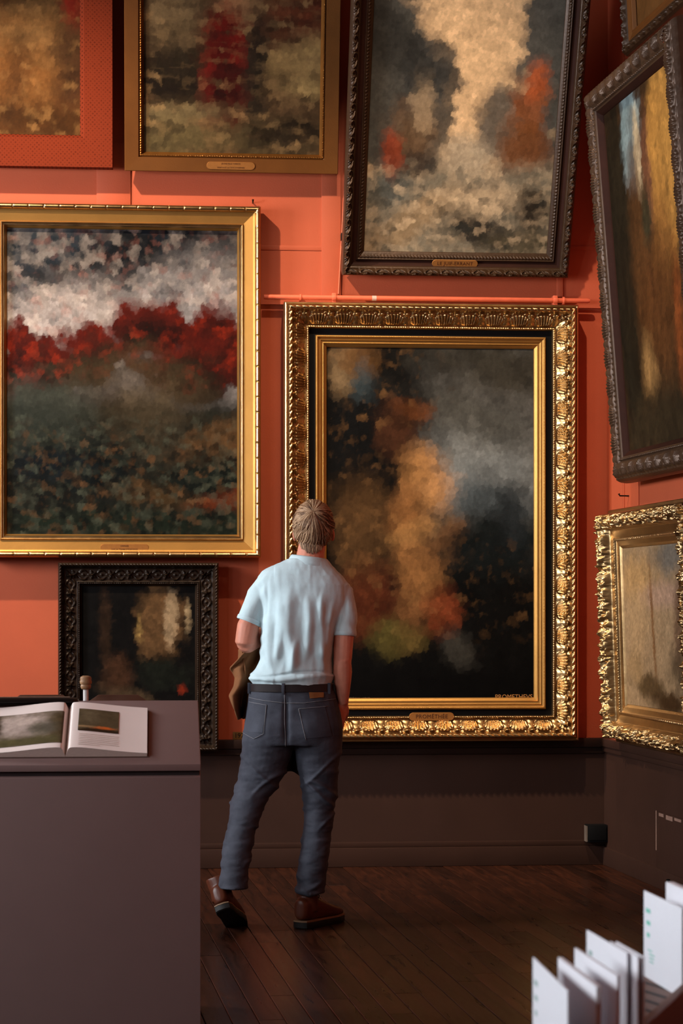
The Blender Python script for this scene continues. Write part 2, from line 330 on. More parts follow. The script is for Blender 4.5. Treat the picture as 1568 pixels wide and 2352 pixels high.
def wood_mat(name, a, b_, rough):
    m = bpy.data.materials.new(name); m.use_nodes = True; nt = m.node_tree; N = nt.nodes; K = nt.links; b = N['Principled BSDF']
    tc = N.new('ShaderNodeTexCoord'); oi = N.new('ShaderNodeObjectInfo'); mp = N.new('ShaderNodeMapping'); mp.inputs['Scale'].default_value = (16, 1.6, 4)
    ad = N.new('ShaderNodeVectorMath'); ad.operation = 'ADD'; K.new(tc.outputs['Object'], ad.inputs[0])
    sc = N.new('ShaderNodeVectorMath'); sc.operation = 'SCALE'; cb = N.new('ShaderNodeCombineXYZ'); K.new(oi.outputs['Random'], cb.inputs[0]); K.new(oi.outputs['Random'], cb.inputs[1]); K.new(cb.outputs[0], sc.inputs[0]); sc.inputs['Scale'].default_value = 37.0
    K.new(sc.outputs[0], ad.inputs[1]); K.new(ad.outputs[0], mp.inputs[0])
    nz = N.new('ShaderNodeTexNoise'); nz.inputs['Scale'].default_value = 1.6; nz.inputs['Detail'].default_value = 8; nz.inputs['Distortion'].default_value = 1.2; K.new(mp.outputs[0], nz.inputs['Vector'])
    cr = N.new('ShaderNodeValToRGB'); cr.color_ramp.elements[0].position = 0.32; cr.color_ramp.elements[1].position = 0.72; cr.color_ramp.elements[0].color = L4(a); cr.color_ramp.elements[1].color = L4(b_); K.new(nz.outputs['Fac'], cr.inputs[0])
    hv = N.new('ShaderNodeHueSaturation'); mr = N.new('ShaderNodeMapRange'); mr.inputs['To Min'].default_value = 0.6; mr.inputs['To Max'].default_value = 1.45; K.new(oi.outputs['Random'], mr.inputs['Value']); K.new(mr.outputs[0], hv.inputs['Value']); K.new(cr.outputs[0], hv.inputs['Color']); K.new(hv.outputs[0], b.inputs['Base Color'])
    r2 = N.new('ShaderNodeMapRange'); r2.inputs['To Min'].default_value = rough - 0.1; r2.inputs['To Max'].default_value = rough + 0.12; K.new(nz.outputs['Fac'], r2.inputs['Value']); K.new(r2.outputs[0], b.inputs['Roughness'])
    bp = N.new('ShaderNodeBump'); bp.inputs['Strength'].default_value = 0.12; bp.inputs['Distance'].default_value = 0.004; K.new(nz.outputs['Fac'], bp.inputs['Height']); K.new(bp.outputs[0], b.inputs['Normal'])
    return m
M['plank'] = wood_mat('waxed_dark_oak', (31, 12, 5), (60, 27, 11), 0.30)
M['gap'] = mat('floor_gap_dirt', (14, 8, 6), 0.9)

# ------------------------------------------------------------------ setting: floor
XR_FAR = 6.0
YB = -3.2
mb = MB(); mb.box(XL - 0.3, 4.2, YB - 0.2, D + 0.25, -0.14, -0.012)
floor = tag(mb.build('floor', M['gap']), 'dark waxed plank floor of the gallery', 'floor', kind='structure')
PDIR = -(FW + RT * (60 - U0) / F); PDIR /= np.linalg.norm(PDIR); PN = np.array([-PDIR[1], PDIR[0], 0])
if PN[0] < 0: PN = -PN
pw = 0.092
rng = random.Random(5)
def plank_mesh(wd, ln):
    b = 0.0018; x0, x1, y0, y1 = 0.0012, wd - 0.0012, 0.0008, ln - 0.0008
    v = [(x0, y0, -0.014), (x1, y0, -0.014), (x1, y1, -0.014), (x0, y1, -0.014), (x0, y0, -b), (x1, y0, -b), (x1, y1, -b), (x0, y1, -b), (x0 + b, y0 + b, 0), (x1 - b, y0 + b, 0), (x1 - b, y1 - b, 0), (x0 + b, y1 - b, 0)]
    f = [(8, 9, 10, 11)] + [(a, (a + 1) % 4, 4 + (a + 1) % 4, 4 + a) for a in range(4)] + [(4 + a, 4 + (a + 1) % 4, 8 + (a + 1) % 4, 8 + a) for a in range(4)]
    return v, f
plank_me = {}
prz = math.atan2(-PDIR[1], -PDIR[0]) - R(90)          # local y runs away from the camera along the boards
org = COR.copy(); rest = MB(); nplank = 0
RM = Matrix.Rotation(prz, 4, 'Z')
for row in range(-6, 82):
    off = -row * pw
    y = -16.2 - rng.random() * 1.8
    while y < 1.2:
        ln = rng.choice((1.4, 1.7, 2.0, 2.3))
        y1 = min(y + ln, 1.2)
        base = Vector(org) + RM @ Vector((off, y, 0))
        tip = Vector(org) + RM @ Vector((off, y1, 0))
        seen = tip.y > 6.6 and base.x > -0.6 and row < 36
        inside = base.x > XL - 0.2 and base.x < 4.0 and tip.y > YB - 0.1
        if inside:
            yy1 = y1
            if seen and nplank < 290:
                key = round(yy1 - y, 3)
                if key not in plank_me:
                    v, f = plank_mesh(pw, yy1 - y); me = bpy.data.meshes.new('plank'); me.from_pydata(v, [], f); me.materials.append(M['plank']); me.update(); plank_me[key] = me
                o = bpy.data.objects.new('plank', plank_me[key]); COL.objects.link(o); o.parent = floor
                o.location = base + Vector((0, 0, rng.uniform(-0.0008, 0.0006))); o.rotation_euler = (0, rng.uniform(-0.004, 0.004), prz); nplank += 1
            else:
                v, f = plank_mesh(pw, yy1 - y); rest.add([tuple(base + RM @ Vector(p)) for p in v], f)
        y = y1
ro = rest.build('plank', M['plank'], floor); ro['kind'] = 'stuff'

# ------------------------------------------------------------------ setting: walls
def zv(v): return float(atY(784, v, D)[2])
ZD = zv(1697)                                      # top of the brown dado
ZS = zv(702)                                       # step in the back wall below the rod
mb = MB()
mb.box(XL, 3.4, D, D + 0.25, 0, ZC); mb.box(XL, COR[0] + 0.02, D - 0.022, D, ZS, ZC)
wb = tag(mb.build('wall_back', M['wall']), 'orange painted gallery wall behind the visitor', 'wall', kind='structure')
mb = MB(); mb.box(XL, COR[0] + 0.02, D - 0.02, D + 0.01, 0.1, ZD - 0.03)
wp = mb.build('wainscot_panel', M['wains'], wb)
mb = MB(); mb.box(XL, COR[0] + 0.02, D - 0.05, D, ZD - 0.05, ZD, 0); mb.box(XL, COR[0] + 0.02, D - 0.036, D, ZD - 0.085, ZD - 0.05)
tag(mb.build('trim_1', M['wains_dark'], bevel=0.006), 'dark brown dado rail along the back wall', 'trim', kind='structure')
mb = MB(); mb.box(XL, COR[0], D - 0.04, D, 0, 0.105); mb.box(XL, COR[0], D - 0.032, D, 0.105, 0.135)
tag(mb.build('baseboard_back', M['wains'], bevel=0.005), 'dark brown baseboard along the back wall', 'baseboard', kind='structure')
# raised strips on the back wall
def strip(u0, u1, v0, v1, d=0.008):
    a = atY(u0, v1, D - 0.022); b = atY(u1, v0, D - 0.022); m_ = MB(); m_.box(a[0], b[0], D - 0.022 - d, D - 0.021, a[2], b[2]); return m_.build('wall_strip', M['wall'], wb, bevel=0.002)
strip(222, 300, 330, 475); strip(738, 782, 330, 700); strip(1278, 1292, 560, 700); strip(596, 790, 566, 574, 0.004); strip(1290, 1392, 566, 574, 0.004)
# right wall
RM4 = Matrix.Translation(Vector(COR)) @ Matrix.Rotation(RZ, 4, 'Z')     # local x along the wall to the camera, local y into the wall
LR = 15.5
mb = MB(); mb.box(-0.25, LR, 0, 0.25, 0, ZC, 0, RM4)
wr = tag(mb.build('wall_right', M['wall']), 'orange painted side wall meeting the corner', 'wall', kind='structure')
mb = MB(); mb.box(0, LR, -0.02, 0.01, 0.1, ZD - 0.03, 0, RM4); mb.build('wainscot_panel', M['wains'], wr)
mb = MB(); mb.box(0, LR, -0.045, 0, ZD - 0.045, ZD, 0, RM4); mb.box(0, LR, -0.034, 0, ZD - 0.075, ZD - 0.045, 0, RM4)
tag(mb.build('trim_2', M['wains'], bevel=0.006), 'brown dado rail along the side wall', 'trim', kind='structure')
mb = MB(); mb.box(0, LR, -0.032, 0, 0, 0.10, 0, RM4)
tag(mb.build('baseboard_right', M['wains'], bevel=0.005), 'brown baseboard along the side wall', 'baseboard', kind='structure')
mb = MB(); mb.box(0.33, 0.36, -0.006, 0.0, ZD, ZC, 0, RM4); mb.box(0.62, 0.635, -0.006, 0, ZD, ZC, 0, RM4); mb.build('wall_strip', M['wall'], wr, bevel=0.002)
# hatch in the wainscot of the right wall
h0, h1 = sR(onR(1509, 1950, .02)), sR(onR(1552, 1950, .02)); hz0, hz1 = 0.12, float(onR(1509, 1862, .02)[2])
mb = MB(); mb.box(h0, h0 + 0.5, -0.026, -0.018, 0.012, hz1, 0, RM4); hp = mb.build('hatch_panel', M['wains'], wr, bevel=0.002)
scuff = mat('worn_paint_edge', (128, 100, 88), 0.7, var=0.2, scale=40)
mb = MB(); mb.box(h0 - 0.004, h0 + 0.010, -0.0275, -0.02, hz1 - 0.2, hz1, 0, RM4)
for a, b, c in ((0.05, 0.13, 0.012), (0.17, 0.28, 0.018), (0.31, 0.42, 0.01)): mb.box(h0 + a, h0 + b, -0.0275, -0.02, hz1 - c - 0.01, hz1 - 0.006, 0, RM4)
mb.build('worn_edge', scuff, hp)
k = onR(1538, 2025, .03); mb = MB(); mb.box(sR(k) - 0.012, sR(k) + 0.012, -0.045, -0.02, k[2] - 0.012, k[2] + 0.012, 0, RM4); mb.box(sR(k) + 0.012, sR(k) + 0.03, -0.035, -0.02, k[2] - 0.02, k[2] - 0.005, 0, RM4); mb.build('hatch_lock', M['black'], hp)
# left wall with four tall windows, front wall, ceiling (outside the photograph, they shape the light)
mb = MB(); ys = [YB]
for wy in sorted(WIN_Y): ys += [wy - WIN_W / 2, wy + WIN_W / 2]
ys.append(D + 0.25)
for i in range(len(ys) - 1):
    if i % 2 == 0: mb.box(XL - 0.25, XL, ys[i], ys[i + 1], 0, ZC)
    else: mb.box(XL - 0.25, XL, ys[i], ys[i + 1], 0, WIN_Z0); mb.box(XL - 0.25, XL, ys[i], ys[i + 1], WIN_Z1, ZC)
tag(mb.build('wall_left', M['wall']), 'orange side wall with four tall windows', 'wall', kind='structure')
fm = mat('white_window_paint', (205, 200, 190), 0.5, var=0.04)
for i, wy in enumerate(sorted(WIN_Y)):
    mb = MB(); z0, z1, a, b = WIN_Z0, WIN_Z1, wy - WIN_W / 2, wy + WIN_W / 2
    mb.box(XL - 0.1, XL + 0.02, a, a + 0.05, z0, z1); mb.box(XL - 0.1, XL + 0.02, b - 0.05, b, z0, z1); mb.box(XL - 0.1, XL + 0.02, a, b, z0, z0 + 0.06); mb.box(XL - 0.1, XL + 0.02, a, b, z1 - 0.06, z1)
    mb.box(XL - 0.01, XL + 0.02, wy - 0.02, wy + 0.02, z0, z1)
    tag(mb.build('window_%d' % (i + 1), fm), 'tall white framed window in the side wall, number %s from the back wall' % ('four', 'three', 'two', 'one')[i], 'window', kind='structure')
mb = MB(); mb.box(XL - 0.25, 4.5, YB - 0.25, YB, 0, ZC); tag(mb.build('wall_front', mat('darkened_front_wall', (96, 56, 40), .7)), 'unseen wall at the far end behind the camera, brown darkened to cut bounce light', 'wall', kind='structure')  # out of view, kept dark so it returns little fill light
mb = MB(); mb.box(XL - 0.3, 4.6, YB - 0.3, D + 0.3, ZC, ZC + 0.2); tag(mb.build('ceiling', M['ceil']), 'plain ceiling high above the paintings, brown darkened to cut bounce light', 'ceiling', kind='structure')

# ------------------------------------------------------------------ paintings on the back wall
def bw(ul, ur, vb, vt, p, gap=0.0, wall=0.022):
    Yf = D - wall - gap - p; um = (ul + ur) / 2
    return float(atY(ul, (vb + vt) / 2, Yf)[0]), float(atY(ur, (vb + vt) / 2, Yf)[0]), float(atY(um, vb, Yf)[2]), float(atY(um, vt, Yf)[2]), D - wall - gap

# --- plain gilt frame, dusk landscape in red and grey
X0, X1, Z0, Z1, Yb = bw(-41, 599, 1280, 468, 0.10, 0.02)
W_, H_ = X1 - X0, Z1 - Z0
rt = picture('gilt_framed_painting', 'painting of red foliage under grey clouds in a plain flat gilt frame', (X0 + X1) / 2, Yb, Z0)
prof = [(0, 0), (0, .078), (.004, .090), (.010, .098), (.017, .100), (.024, .096), (.030, .086), (.032, .074), (.040, .070), (.092, .058), (.096, .068), (.100, .071), (.104, .068), (.107, .058), (.112, .058), (.116, .050), (.124, .034), (.126, .028)]
bands = [1, 1, 0, 0, 0, 0, 0, 1, 1, 1, 0, 0, 0, 0, 0, 1, 1]
def rel_d(s, t, L): return -0.0035 * (np.mod(s, 0.083) < 0.005) * win(t, .002, .030, .1)
rails(rt, W_, H_, prof, bands, [M['gold'], M['gold_flat']], rel_d, 0.0042, 0.004, 40)
cw, chh = W_ - 0.25, H_ - 0.25
C = Canvas(230, 310, cw / chh, 11, (128, 122, 120))
C.blob(.62, .06, .75, .15, (14, 16, 20), .5, -8, .5); C.blob(.33, .16, .26, .09, (16, 18, 22), .5, -18, .5); C.blob(.10, .05, .2, .07, (40, 46, 52), .5)
C.blob(.18, .30, .3, .09, (158, 146, 140), .6, -22, .5, .8); C.blob(.75, .18, .28, .10, (118, 112, 110), .6, -15, .6, .8); C.blob(.5, .28, .4, .07, (150, 140, 135), .6, -25, .6, .6)
C.speckle(sm(.5 - C.v, 0, .15), (176, 160, 148), 20, 20, .58, .06, 1, .5); C.speckle(sm(.5 - C.v, 0, .15), (34, 40, 48), 16, 16, .62, .05, 2, .7); C.speckle(sm(.48 - C.v, 0, .1), (140, 84, 70), 30, 30, .66, .05, 3, .5)
for cx, cy, rx, ry in ((.05, .48, .1, .14), (.18, .46, .12, .12), (.35, .40, .14, .10), (.62, .32, .2, .12), (.9, .38, .14, .14), (.78, .45, .2, .12)):
    C.blob(cx, cy, rx, ry, (72, 16, 8), .16, 0, .5, 1, .9); C.blob(cx + .01, cy + .03, rx * .85, ry * .85, (20, 8, 6), .5, 0, .9, .95, .9)
C.speckle(sm(C.v, .22, .3) * (1 - sm(C.v, .5, .58)) * (C.c[..., 0] > C.c[..., 2] * 2.0), (128, 32, 12), 30, 30, .62, .05, 4, .7)
g = sm(C.v + .06 * C.w1, .50, .60); C.mix(g, (34, 34, 28))
C.blob(.5, .52, .34, .14, (58, 46, 30), .5, 0, .4, .8); C.blob(.15, .62, .24, .12, (56, 60, 52), .5, 0, .5, .8); C.blob(.62, .66, .14, .14, (78, 66, 48), .6, 20, .7, .6)
C.blob(.9, .70, .18, .06, (104, 74, 44), .5, -20, .6, .8); C.blob(.85, .82, .2, .08, (20, 26, 22), .5); C.blob(.55, .86, .25, .04, (96, 70, 40), .5, 8, .7, .7); C.blob(.9, .89, .16, .03, (118, 52, 24), .5, -8, .7, .8); C.blob(.35, .80, .2, .09, (16, 22, 22), .5)
C.blob(.15, .78, .2, .05, (24, 30, 34), .5); C.blob(.5, .96, .6, .05, (30, 38, 28), .5)
C.speckle(sm(C.v, .58, .66), (92, 96, 78), 34, 44, .60, .05, 5, .7); C.speckle(sm(C.v, .6, .7), (8, 10, 10), 22, 26, .56, .06, 6, .8); C.speckle(sm(C.v, .6, .7), (120, 84, 52), 40, 60, .66, .04, 7, .7)
C.c *= (1 - .45 * sm(C.v, .5, .62) - .35 * (1 - sm(C.v, .05, .2)))[..., None]; C.value(.45, 34, 34)
canvas_obj(C, cw, chh, .125, -.026, rt, M['paint'])
plaque(rt, .262, .040, (float(atY(286, 1257, Yb - .066)[0]) - (X0 + X1) / 2), .052, -.0655, M['plaque'], [('ORPHÉE', .8), ("SUR LA TOMBE D'EURYDICE", .72)], M['ink'], .0145)

# --- large ornate gilt frame with black inner band
X0, X1, Z0, Z1, Yb = bw(653, 1330, 1704, 695, 0.11, 0.055, 0.0)
W_, H_ = X1 - X0, Z1 - Z0
rt = picture('ornate_gilt_framed_painting', 'dark painting with stormy grey sky in the big ornate gilt frame facing the visitor', (X0 + X1) / 2, Yb, Z0)
prof = [(0, 0), (0, .085), (.004, .094), (.010, .098), (.014, .095), (.016, .100), (.022, .110), (.030, .115), (.040, .112), (.048, .100), (.054, .088), (.060, .084), (.068, .083), (.085, .072), (.100, .060), (.118, .050), (.121, .050), (.125, .054), (.131, .056), (.137, .052), (.139, .030), (.172, .030), (.174, .046), (.178, .050), (.186, .048), (.189, .042), (.196, .040), (.199, .043), (.203, .038), (.212, .035), (.215, .037), (.219, .030), (.232, .022), (.236, .016)]
bands = [0] * 20 + [1] + [2, 2] + [2] * 10
def rel_e(s, t, L):
    return r_twist(s, t, .018, .050, .036, .012, 1.2) + r_acanthus(s, t, .056, .120, .137, .020) + r_twist(s, t, .121, .138, .0125, .006, .8) + r_bead(s, t, .182, .0035, .009, .003) + r_bead(s, t, .057, .006, .0685, .008)
rails(rt, W_, H_, prof, bands, [M['gold'], M['black'], M['gold_flat']], rel_e, 0.0042, 0.0028, 60)
cw, chh = W_ - 0.466, H_ - 0.466
C = Canvas(200, 340, cw / chh, 23, (10, 9, 8))
sky = sm(C.u + .25 * C.w1 + .1 * (C.v - .3), .36, .60) * (1 - sm(C.v + .12 * C.w2 - .2 * (C.u - .6), .42, .62)); C.mix(sky, (74, 72, 68))
C.blob(.78, .30, .3, .10, (112, 114, 112), .7, 6, .4, .85); C.blob(.72, .20, .32, .06, (66, 64, 58), .7, 10, .6, .8); C.blob(.70, .38, .26, .06, (104, 108, 108), .7, -5, .4, .8); C.blob(.85, .05, .4, .08, (44, 40, 32), .6, 8, .5, .9); C.blob(.80, .44, .22, .05, (60, 68, 72), .7, 4, .5, .8)
C.blob(.08, .06, .06, .08, (128, 104, 74), .4, 0, .5, .8); C.blob(.16, .03, .1, .05, (112, 76, 40), .5, 0, .5, .7); C.blob(.18, .14, .05, .10, (66, 78, 82), .5, 0, .7, .7); C.blob(.2, .25, .2, .12, (12, 12, 12), .5)
C.blob(.40, .17, .10, .03, (120, 66, 30), .5, 4, .7, .6); C.blob(.32, .23, .08, .09, (74, 42, 24), .5, 0, .6, .7)
# warm rock lit from the left
C.blob(.46, .38, .12, .10, (176, 124, 72), .5, 15, .5, .85); C.blob(.37, .46, .08, .10, (140, 92, 50), .5, 5, .7, .7); C.blob(.45, .62, .10, .12, (164, 112, 64), .55, -8, .5, .8); C.blob(.58, .55, .09, .05, (150, 100, 56), .5, -28, .6, .7); C.blob(.40, .76, .07, .09, (128, 84, 48), .5, 10, .7, .7); C.blob(.43, .52, .12, .03, (186, 136, 80), .5, -10, .9, .5)
C.blob(.16, .52, .14, .16, (92, 64, 36), .5, 0, .8, .7); C.blob(.2, .70, .14, .10, (100, 46, 24), .5, 0, .9, .6); C.blob(.34, .82, .12, .05, (96, 84, 40), .5, 0, .9, .7); C.blob(.55, .74, .08, .07, (132, 62, 34), .5, 0, .8, .7); C.blob(.62, .85, .08, .05, (76, 72, 64), .5, 20, .8, .5)
C.blob(.85, .55, .3, .10, (16, 20, 20), .5); C.blob(.9, .48, .06, .10, (30, 34, 36), .5, 0, .7, .8); C.blob(.5, 1.0, .7, .08, (6, 5, 5), .5, 0, .2)
C.c *= (.72 + .28 * sky)[..., None]; C.value(.55, 26, 20); C.speckle(sm(.9 - C.v, 0, .2) * (1 - sky), (120, 84, 48), 40, 34, .68, .04, 4, .45)
cv = canvas_obj(C, cw, chh, .233, -.014, rt, M['paint'])
gl = mat('painted_inscription', (178, 120, 66), 0.5, var=0.1); gl2 = mat('faded_inscription', (96, 80, 58), 0.5, var=0.1)
xe = lambda u, v, d=.02: float(atY(u, v, Yb - d)[0]) - (X0 + X1) / 2
ze = lambda u, v, d=.02: float(atY(u, v, Yb - d)[2]) - Z0
lettering('lettering', 'PROMETHEVS', .036, (xe(1180, 1601), -.0150, ze(1180, 1601)), cv, gl, .0003, xs=.95)
lettering('lettering', 'MOREAU · 1868 ·', .021, (xe(822, 1605), -.0150, ze(822, 1605)), cv, gl2, .0003, xs=.98)
plaque(rt, .248, .045, xe(991, 1646, .058), ze(991, 1646, .058), -.0575, M['plaque'], [('PROMÉTHÉE', 1.0)], M['ink'], .030)

# --- small dark carved frame below
X0, X1, Z0, Z1, Yb = bw(133, 502, 1727, 1292, 0.085, 0.06, 0.0)
W_, H_ = X1 - X0, Z1 - Z0
rt = picture('dark_carved_framed_painting', 'small dark painting with tan light strips in a black carved rosette frame behind the lectern', (X0 + X1) / 2, Yb, Z0)
prof = [(0, 0), (0, .070), (.005, .080), (.012, .084), (.020, .080), (.024, .066), (.032, .050), (.036, .048), (.096, .044), (.099, .050), (.103, .052), (.106, .046), (.110, .048), (.114, .046), (.118, .034), (.126, .022)]
def rel_f(s, t, L): return r_twist(s, t, .003, .022, .017, .008, 1.0) + r_rosette(s, t, .066, .028, .0985, .017) + r_bead(s, t, .112, .004, .010, .004)
rails(rt, W_, H_, prof, [0] * 15, [M['blackwood']], rel_f, 0.0032, 0.0028, 60)
cw, chh = W_ - .25, H_ - .25
C = Canvas(110, 140, cw / chh, 37, (10, 8, 7))
C.blob(.68, .25, .2, .26, (92, 66, 40), .3, 0, .25, .9); C.blob(.78, .22, .055, .2, (150, 126, 96), .35, 2, .25, .9); C.blob(.93, .22, .02, .10, (158, 134, 100), .4, 0, .3, .9); C.blob(.50, .28, .02, .10, (146, 116, 66), .4, 0, .3, .9); C.blob(.2, .28, .05, .3, (40, 26, 16), .4, 0, .3, .9)
C.blob(.3, .62, .12, .12, (70, 44, 28), .6, 0, .8, .7); C.blob(.45, .8, .24, .07, (84, 66, 46), .6, 15, .8, .6); C.blob(.72, .62, .25, .09, (20, 22, 16), .5, 0, .8); C.blob(.88, .72, .03, .03, (140, 44, 20), .5, 0, .8, .9)
C.value(.6, 20, 20); canvas_obj(C, cw, chh, .125, -.020, rt, M['paint'])

# --- red fabric covered frame, top left
X0, X1, Z0, Z1, Yb = bw(-420, 259, 378, -480, 0.075, 0.06)
W_, H_ = X1 - X0, Z1 - Z0
rt = picture('fabric_framed_painting', 'ochre and brown painting in a wide flat frame covered in red woven fabric', (X0 + X1) / 2, Yb, Z0, 3.0)
prof = [(0, 0), (0, .072), (.002, .075), (.150, .075), (.154, .074), (.174, .046), (.176, .030)]
rails(rt, W_, H_, prof, [0] * 6, [M['fabric']], None, smooth=30)
cw, chh = W_ - .35, H_ - .35
C = Canvas(190, 190, cw / chh, 41, (96, 58, 26))
C.blob(.85, .42, .5, .2, (20, 10, 7), .5, 10, .4); C.blob(.80, .72, .2, .14, (124, 88, 48), .6, -20, .5, .85); C.blob(.55, .80, .3, .10, (108, 64, 26), .6, 0, .5, .8); C.blob(.95, .75, .08, .2, (48, 26, 14), .6, 0, .6, .8); C.blob(.6, .95, .6, .06, (66, 38, 14), .5); C.blob(.97, .55, .05, .08, (112, 20, 12), .5, 0, .6, .7); C.blob(.73, .78, .05, .12, (36, 18, 10), .6, 20, .8, .5)
C.value(.45, 16, 16); C.speckle(np.ones_like(C.u), (150, 108, 60), 22, 22, .64, .05, 2, .5)
canvas_obj(C, cw, chh, .175, -.034, rt, M['paint'])
mb = MB(); mb.box(-W_ * .3, W_ * .3, 0, .062, .02, .05); mb.build('hanging_batten', M['darkwood'], rt)

# --- flat bronzed frame, top middle
X0, X1, Z0, Z1, Yb = bw(286, 776, 391, -600, 0.06, 0.06)
W_, H_ = X1 - X0, (Z1 - Z0)
rt = picture('bronze_framed_painting', 'brown painting with a crimson patch in a flat bronzed frame with beaded inner edge', (X0 + X1) / 2, Yb, Z0, 12.0)
prof = [(0, 0), (0, .056), (.003, .060), (.074, .058), (.076, .048), (.080, .046), (.083, .052), (.088, .052), (.092, .046), (.098, .034), (.104, .024)]
def rel_b(s, t, L): return r_twist(s, t, .080, .092, .013, .005, .6)
rails(rt, W_, H_, prof, [0, 0, 0, 0, 0, 1, 1, 1, 1, 1], [M['bronze'], M['gold_dk']], rel_b, .0042, .004, 40)
cw, chh = W_ - .204, H_ - .204
C = Canvas(180, 360, cw / chh, 53, (74, 54, 34))
C.blob(.5, .35, .8, .25, (44, 30, 18), .6); C.blob(.15, .66, .14, .12, (118, 94, 62), .6, 0, .7, .8); C.blob(.16, .80, .22, .09, (26, 20, 14), .5, 0, .6, .9); C.blob(.88, .62, .25, .12, (78, 30, 16), .5, 0, .5, .8); C.blob(.86, .78, .2, .045, (146, 116, 72), .5, -3, .9, .85); C.blob(.9, .84, .16, .02, (158, 128, 80), .5, 2, .9, .8)
C.blob(.45, .78, .13, .20, (102, 16, 12), .4, 3, .35, .9); C.blob(.45, .84, .10, .12, (34, 10, 8), .5, 0, .6, .8); C.blob(.62, .80, .07, .16, (30, 24, 18), .5, 0, .5, .9); C.blob(.48, .58, .14, .06, (150, 112, 74), .6, 8, .8, .7); C.blob(.2, .90, .24, .02, (112, 94, 62), .6, -2, .8, .8); C.blob(.3, .96, .6, .04, (92, 78, 48), .6, 0, .5, .8); C.blob(.85, .95, .3, .035, (44, 34, 22), .6)
C.value(.5, 26, 40); C.speckle(sm(C.v, .5, .6), (152, 118, 76), 12, 60, .64, .05, 3, .6); C.speckle(sm(C.v, .5, .6), (22, 14, 10), 16, 36, .6, .06, 5, .7)
canvas_obj(C, cw, chh, .102, -.028, rt, M['paint'])
mb = MB(); mb.box(-W_ * .3, W_ * .3, 0, .065, .004, .034); mb.build('hanging_batten', M['darkwood'], rt)
plaque(rt, .262, .042, (float(atY(530, 375, Yb - .06)[0]) - (X0 + X1) / 2), .036, -.0595, M['plaque'], [('JEUNE FILLE THRACE', .62), ("PORTANT LA TETE D'ORPHEE", .62)], M['ink'], .0165)

# --- dark carved frame leaning far forward, top right
X0, X1, Z0, Z1, Yb = bw(786, 1306, 628, 0, 0.10, 0.03)
W_, H_ = X1 - X0, 2.05
rt = picture('leaning_carved_framed_painting', 'painting of grey rocks and pale sky in a dark carved frame leaning far forward', (X0 + X1) / 2, Yb, Z0 + .022, 25.0)
prof = [(0, 0), (0, .082), (.004, .092), (.012, .098), (.022, .100), (.034, .092), (.042, .078), (.046, .076), (.050, .066), (.062, .052), (.074, .050), (.080, .056), (.084, .057), (.088, .052), (.092, .050), (.104, .042), (.108, .040), (.118, .032), (.122, .024)]
bands = [1, 1, 0, 0, 0, 0, 0, 0, 2, 2, 2, 0, 0, 0, 0, 0, 0, 0]
def rel_c(s, t, L): return r_scroll(s, t, .004, .044, .088, .016) + r_twist(s, t, .089, .106, .018, .007, .7)
rails(rt, W_, H_, prof, bands, [M['darkwood'], M['silverwood'], M['darkred']], rel_c, .0042, .0028, 60)
cw, chh = W_ - .24, H_ - .24
C = Canvas(190, 340, cw / chh, 61, (220, 180, 134))
C.blob(.04, .48, .36, .26, (74, 70, 62), .12, 25, .35); C.blob(.30, .55, .16, .20, (58, 56, 52), .15, 10, .4, .9); C.blob(.1, .38, .22, .08, (40, 38, 34), .4, 20, .5, .7)
C.blob(1.0, .40, .22, .30, (84, 80, 72), .14, 15, .35); C.blob(.78, .62, .22, .14, (78, 74, 68), .18, 0, .4, .9)
C.blob(.86, .56, .11, .10, (150, 84, 46), .4, 10, .9, .8); C.blob(.84, .68, .14, .10, (120, 70, 36), .5, 0, .8, .85); C.blob(.88, .48, .06, .06, (188, 92, 48), .5, 10, .9, .8)
C.mix(sm(C.v + .08 * C.w1, .70, .78), (128, 116, 96)); C.blob(.52, .70, .14, .07, (176, 156, 128), .5, 10, .7, .9); C.blob(.55, .84, .3, .05, (196, 168, 132), .5, -3, .8, .9); C.blob(.2, .92, .3, .05, (150, 122, 88), .6, -20, .8, .8); C.blob(.66, .94, .22, .05, (30, 28, 26), .5, 12, .8, .9); C.blob(.93, .86, .10, .07, (30, 22, 16), .5, 0, .7, .9); C.blob(.12, .80, .14, .05, (96, 94, 84), .6); C.blob(.85, .97, .2, .04, (86, 76, 58), .5)
C.blob(.22, .64, .12, .10, (104, 76, 50), .6, 0, .9, .8); C.blob(.12, .70, .05, .06, (140, 56, 30), .5, 0, .9, .8); C.blob(.28, .72, .10, .04, (44, 38, 34), .5, 0, .9, .8); C.blob(.27, .55, .06, .07, (168, 140, 106), .6, 0, .9, .7)
C.value(.28, 26, 26); C.speckle(sm(C.v, .7, .78), (208, 178, 140), 26, 40, .60, .05, 3, .6); C.speckle(sm(C.v, .7, .78), (54, 54, 48), 24, 40, .62, .05, 4, .7)
canvas_obj(C, cw, chh, .120, -.028, rt, M['paint'])
plaque(rt, .252, .042, (float(atY(1043, 598, Yb - .06)[0]) - (X0 + X1) / 2), .066, -.060, M['plaque'], [('LE JUIF-ERRANT', 1.0)], M['ink'], .026)

# ------------------------------------------------------------------ paintings on the right wall
def rw(s0, s1, off): p = COR + ES * (s0 + s1) / 2 + NR * off; return float(p[0]), float(p[1])
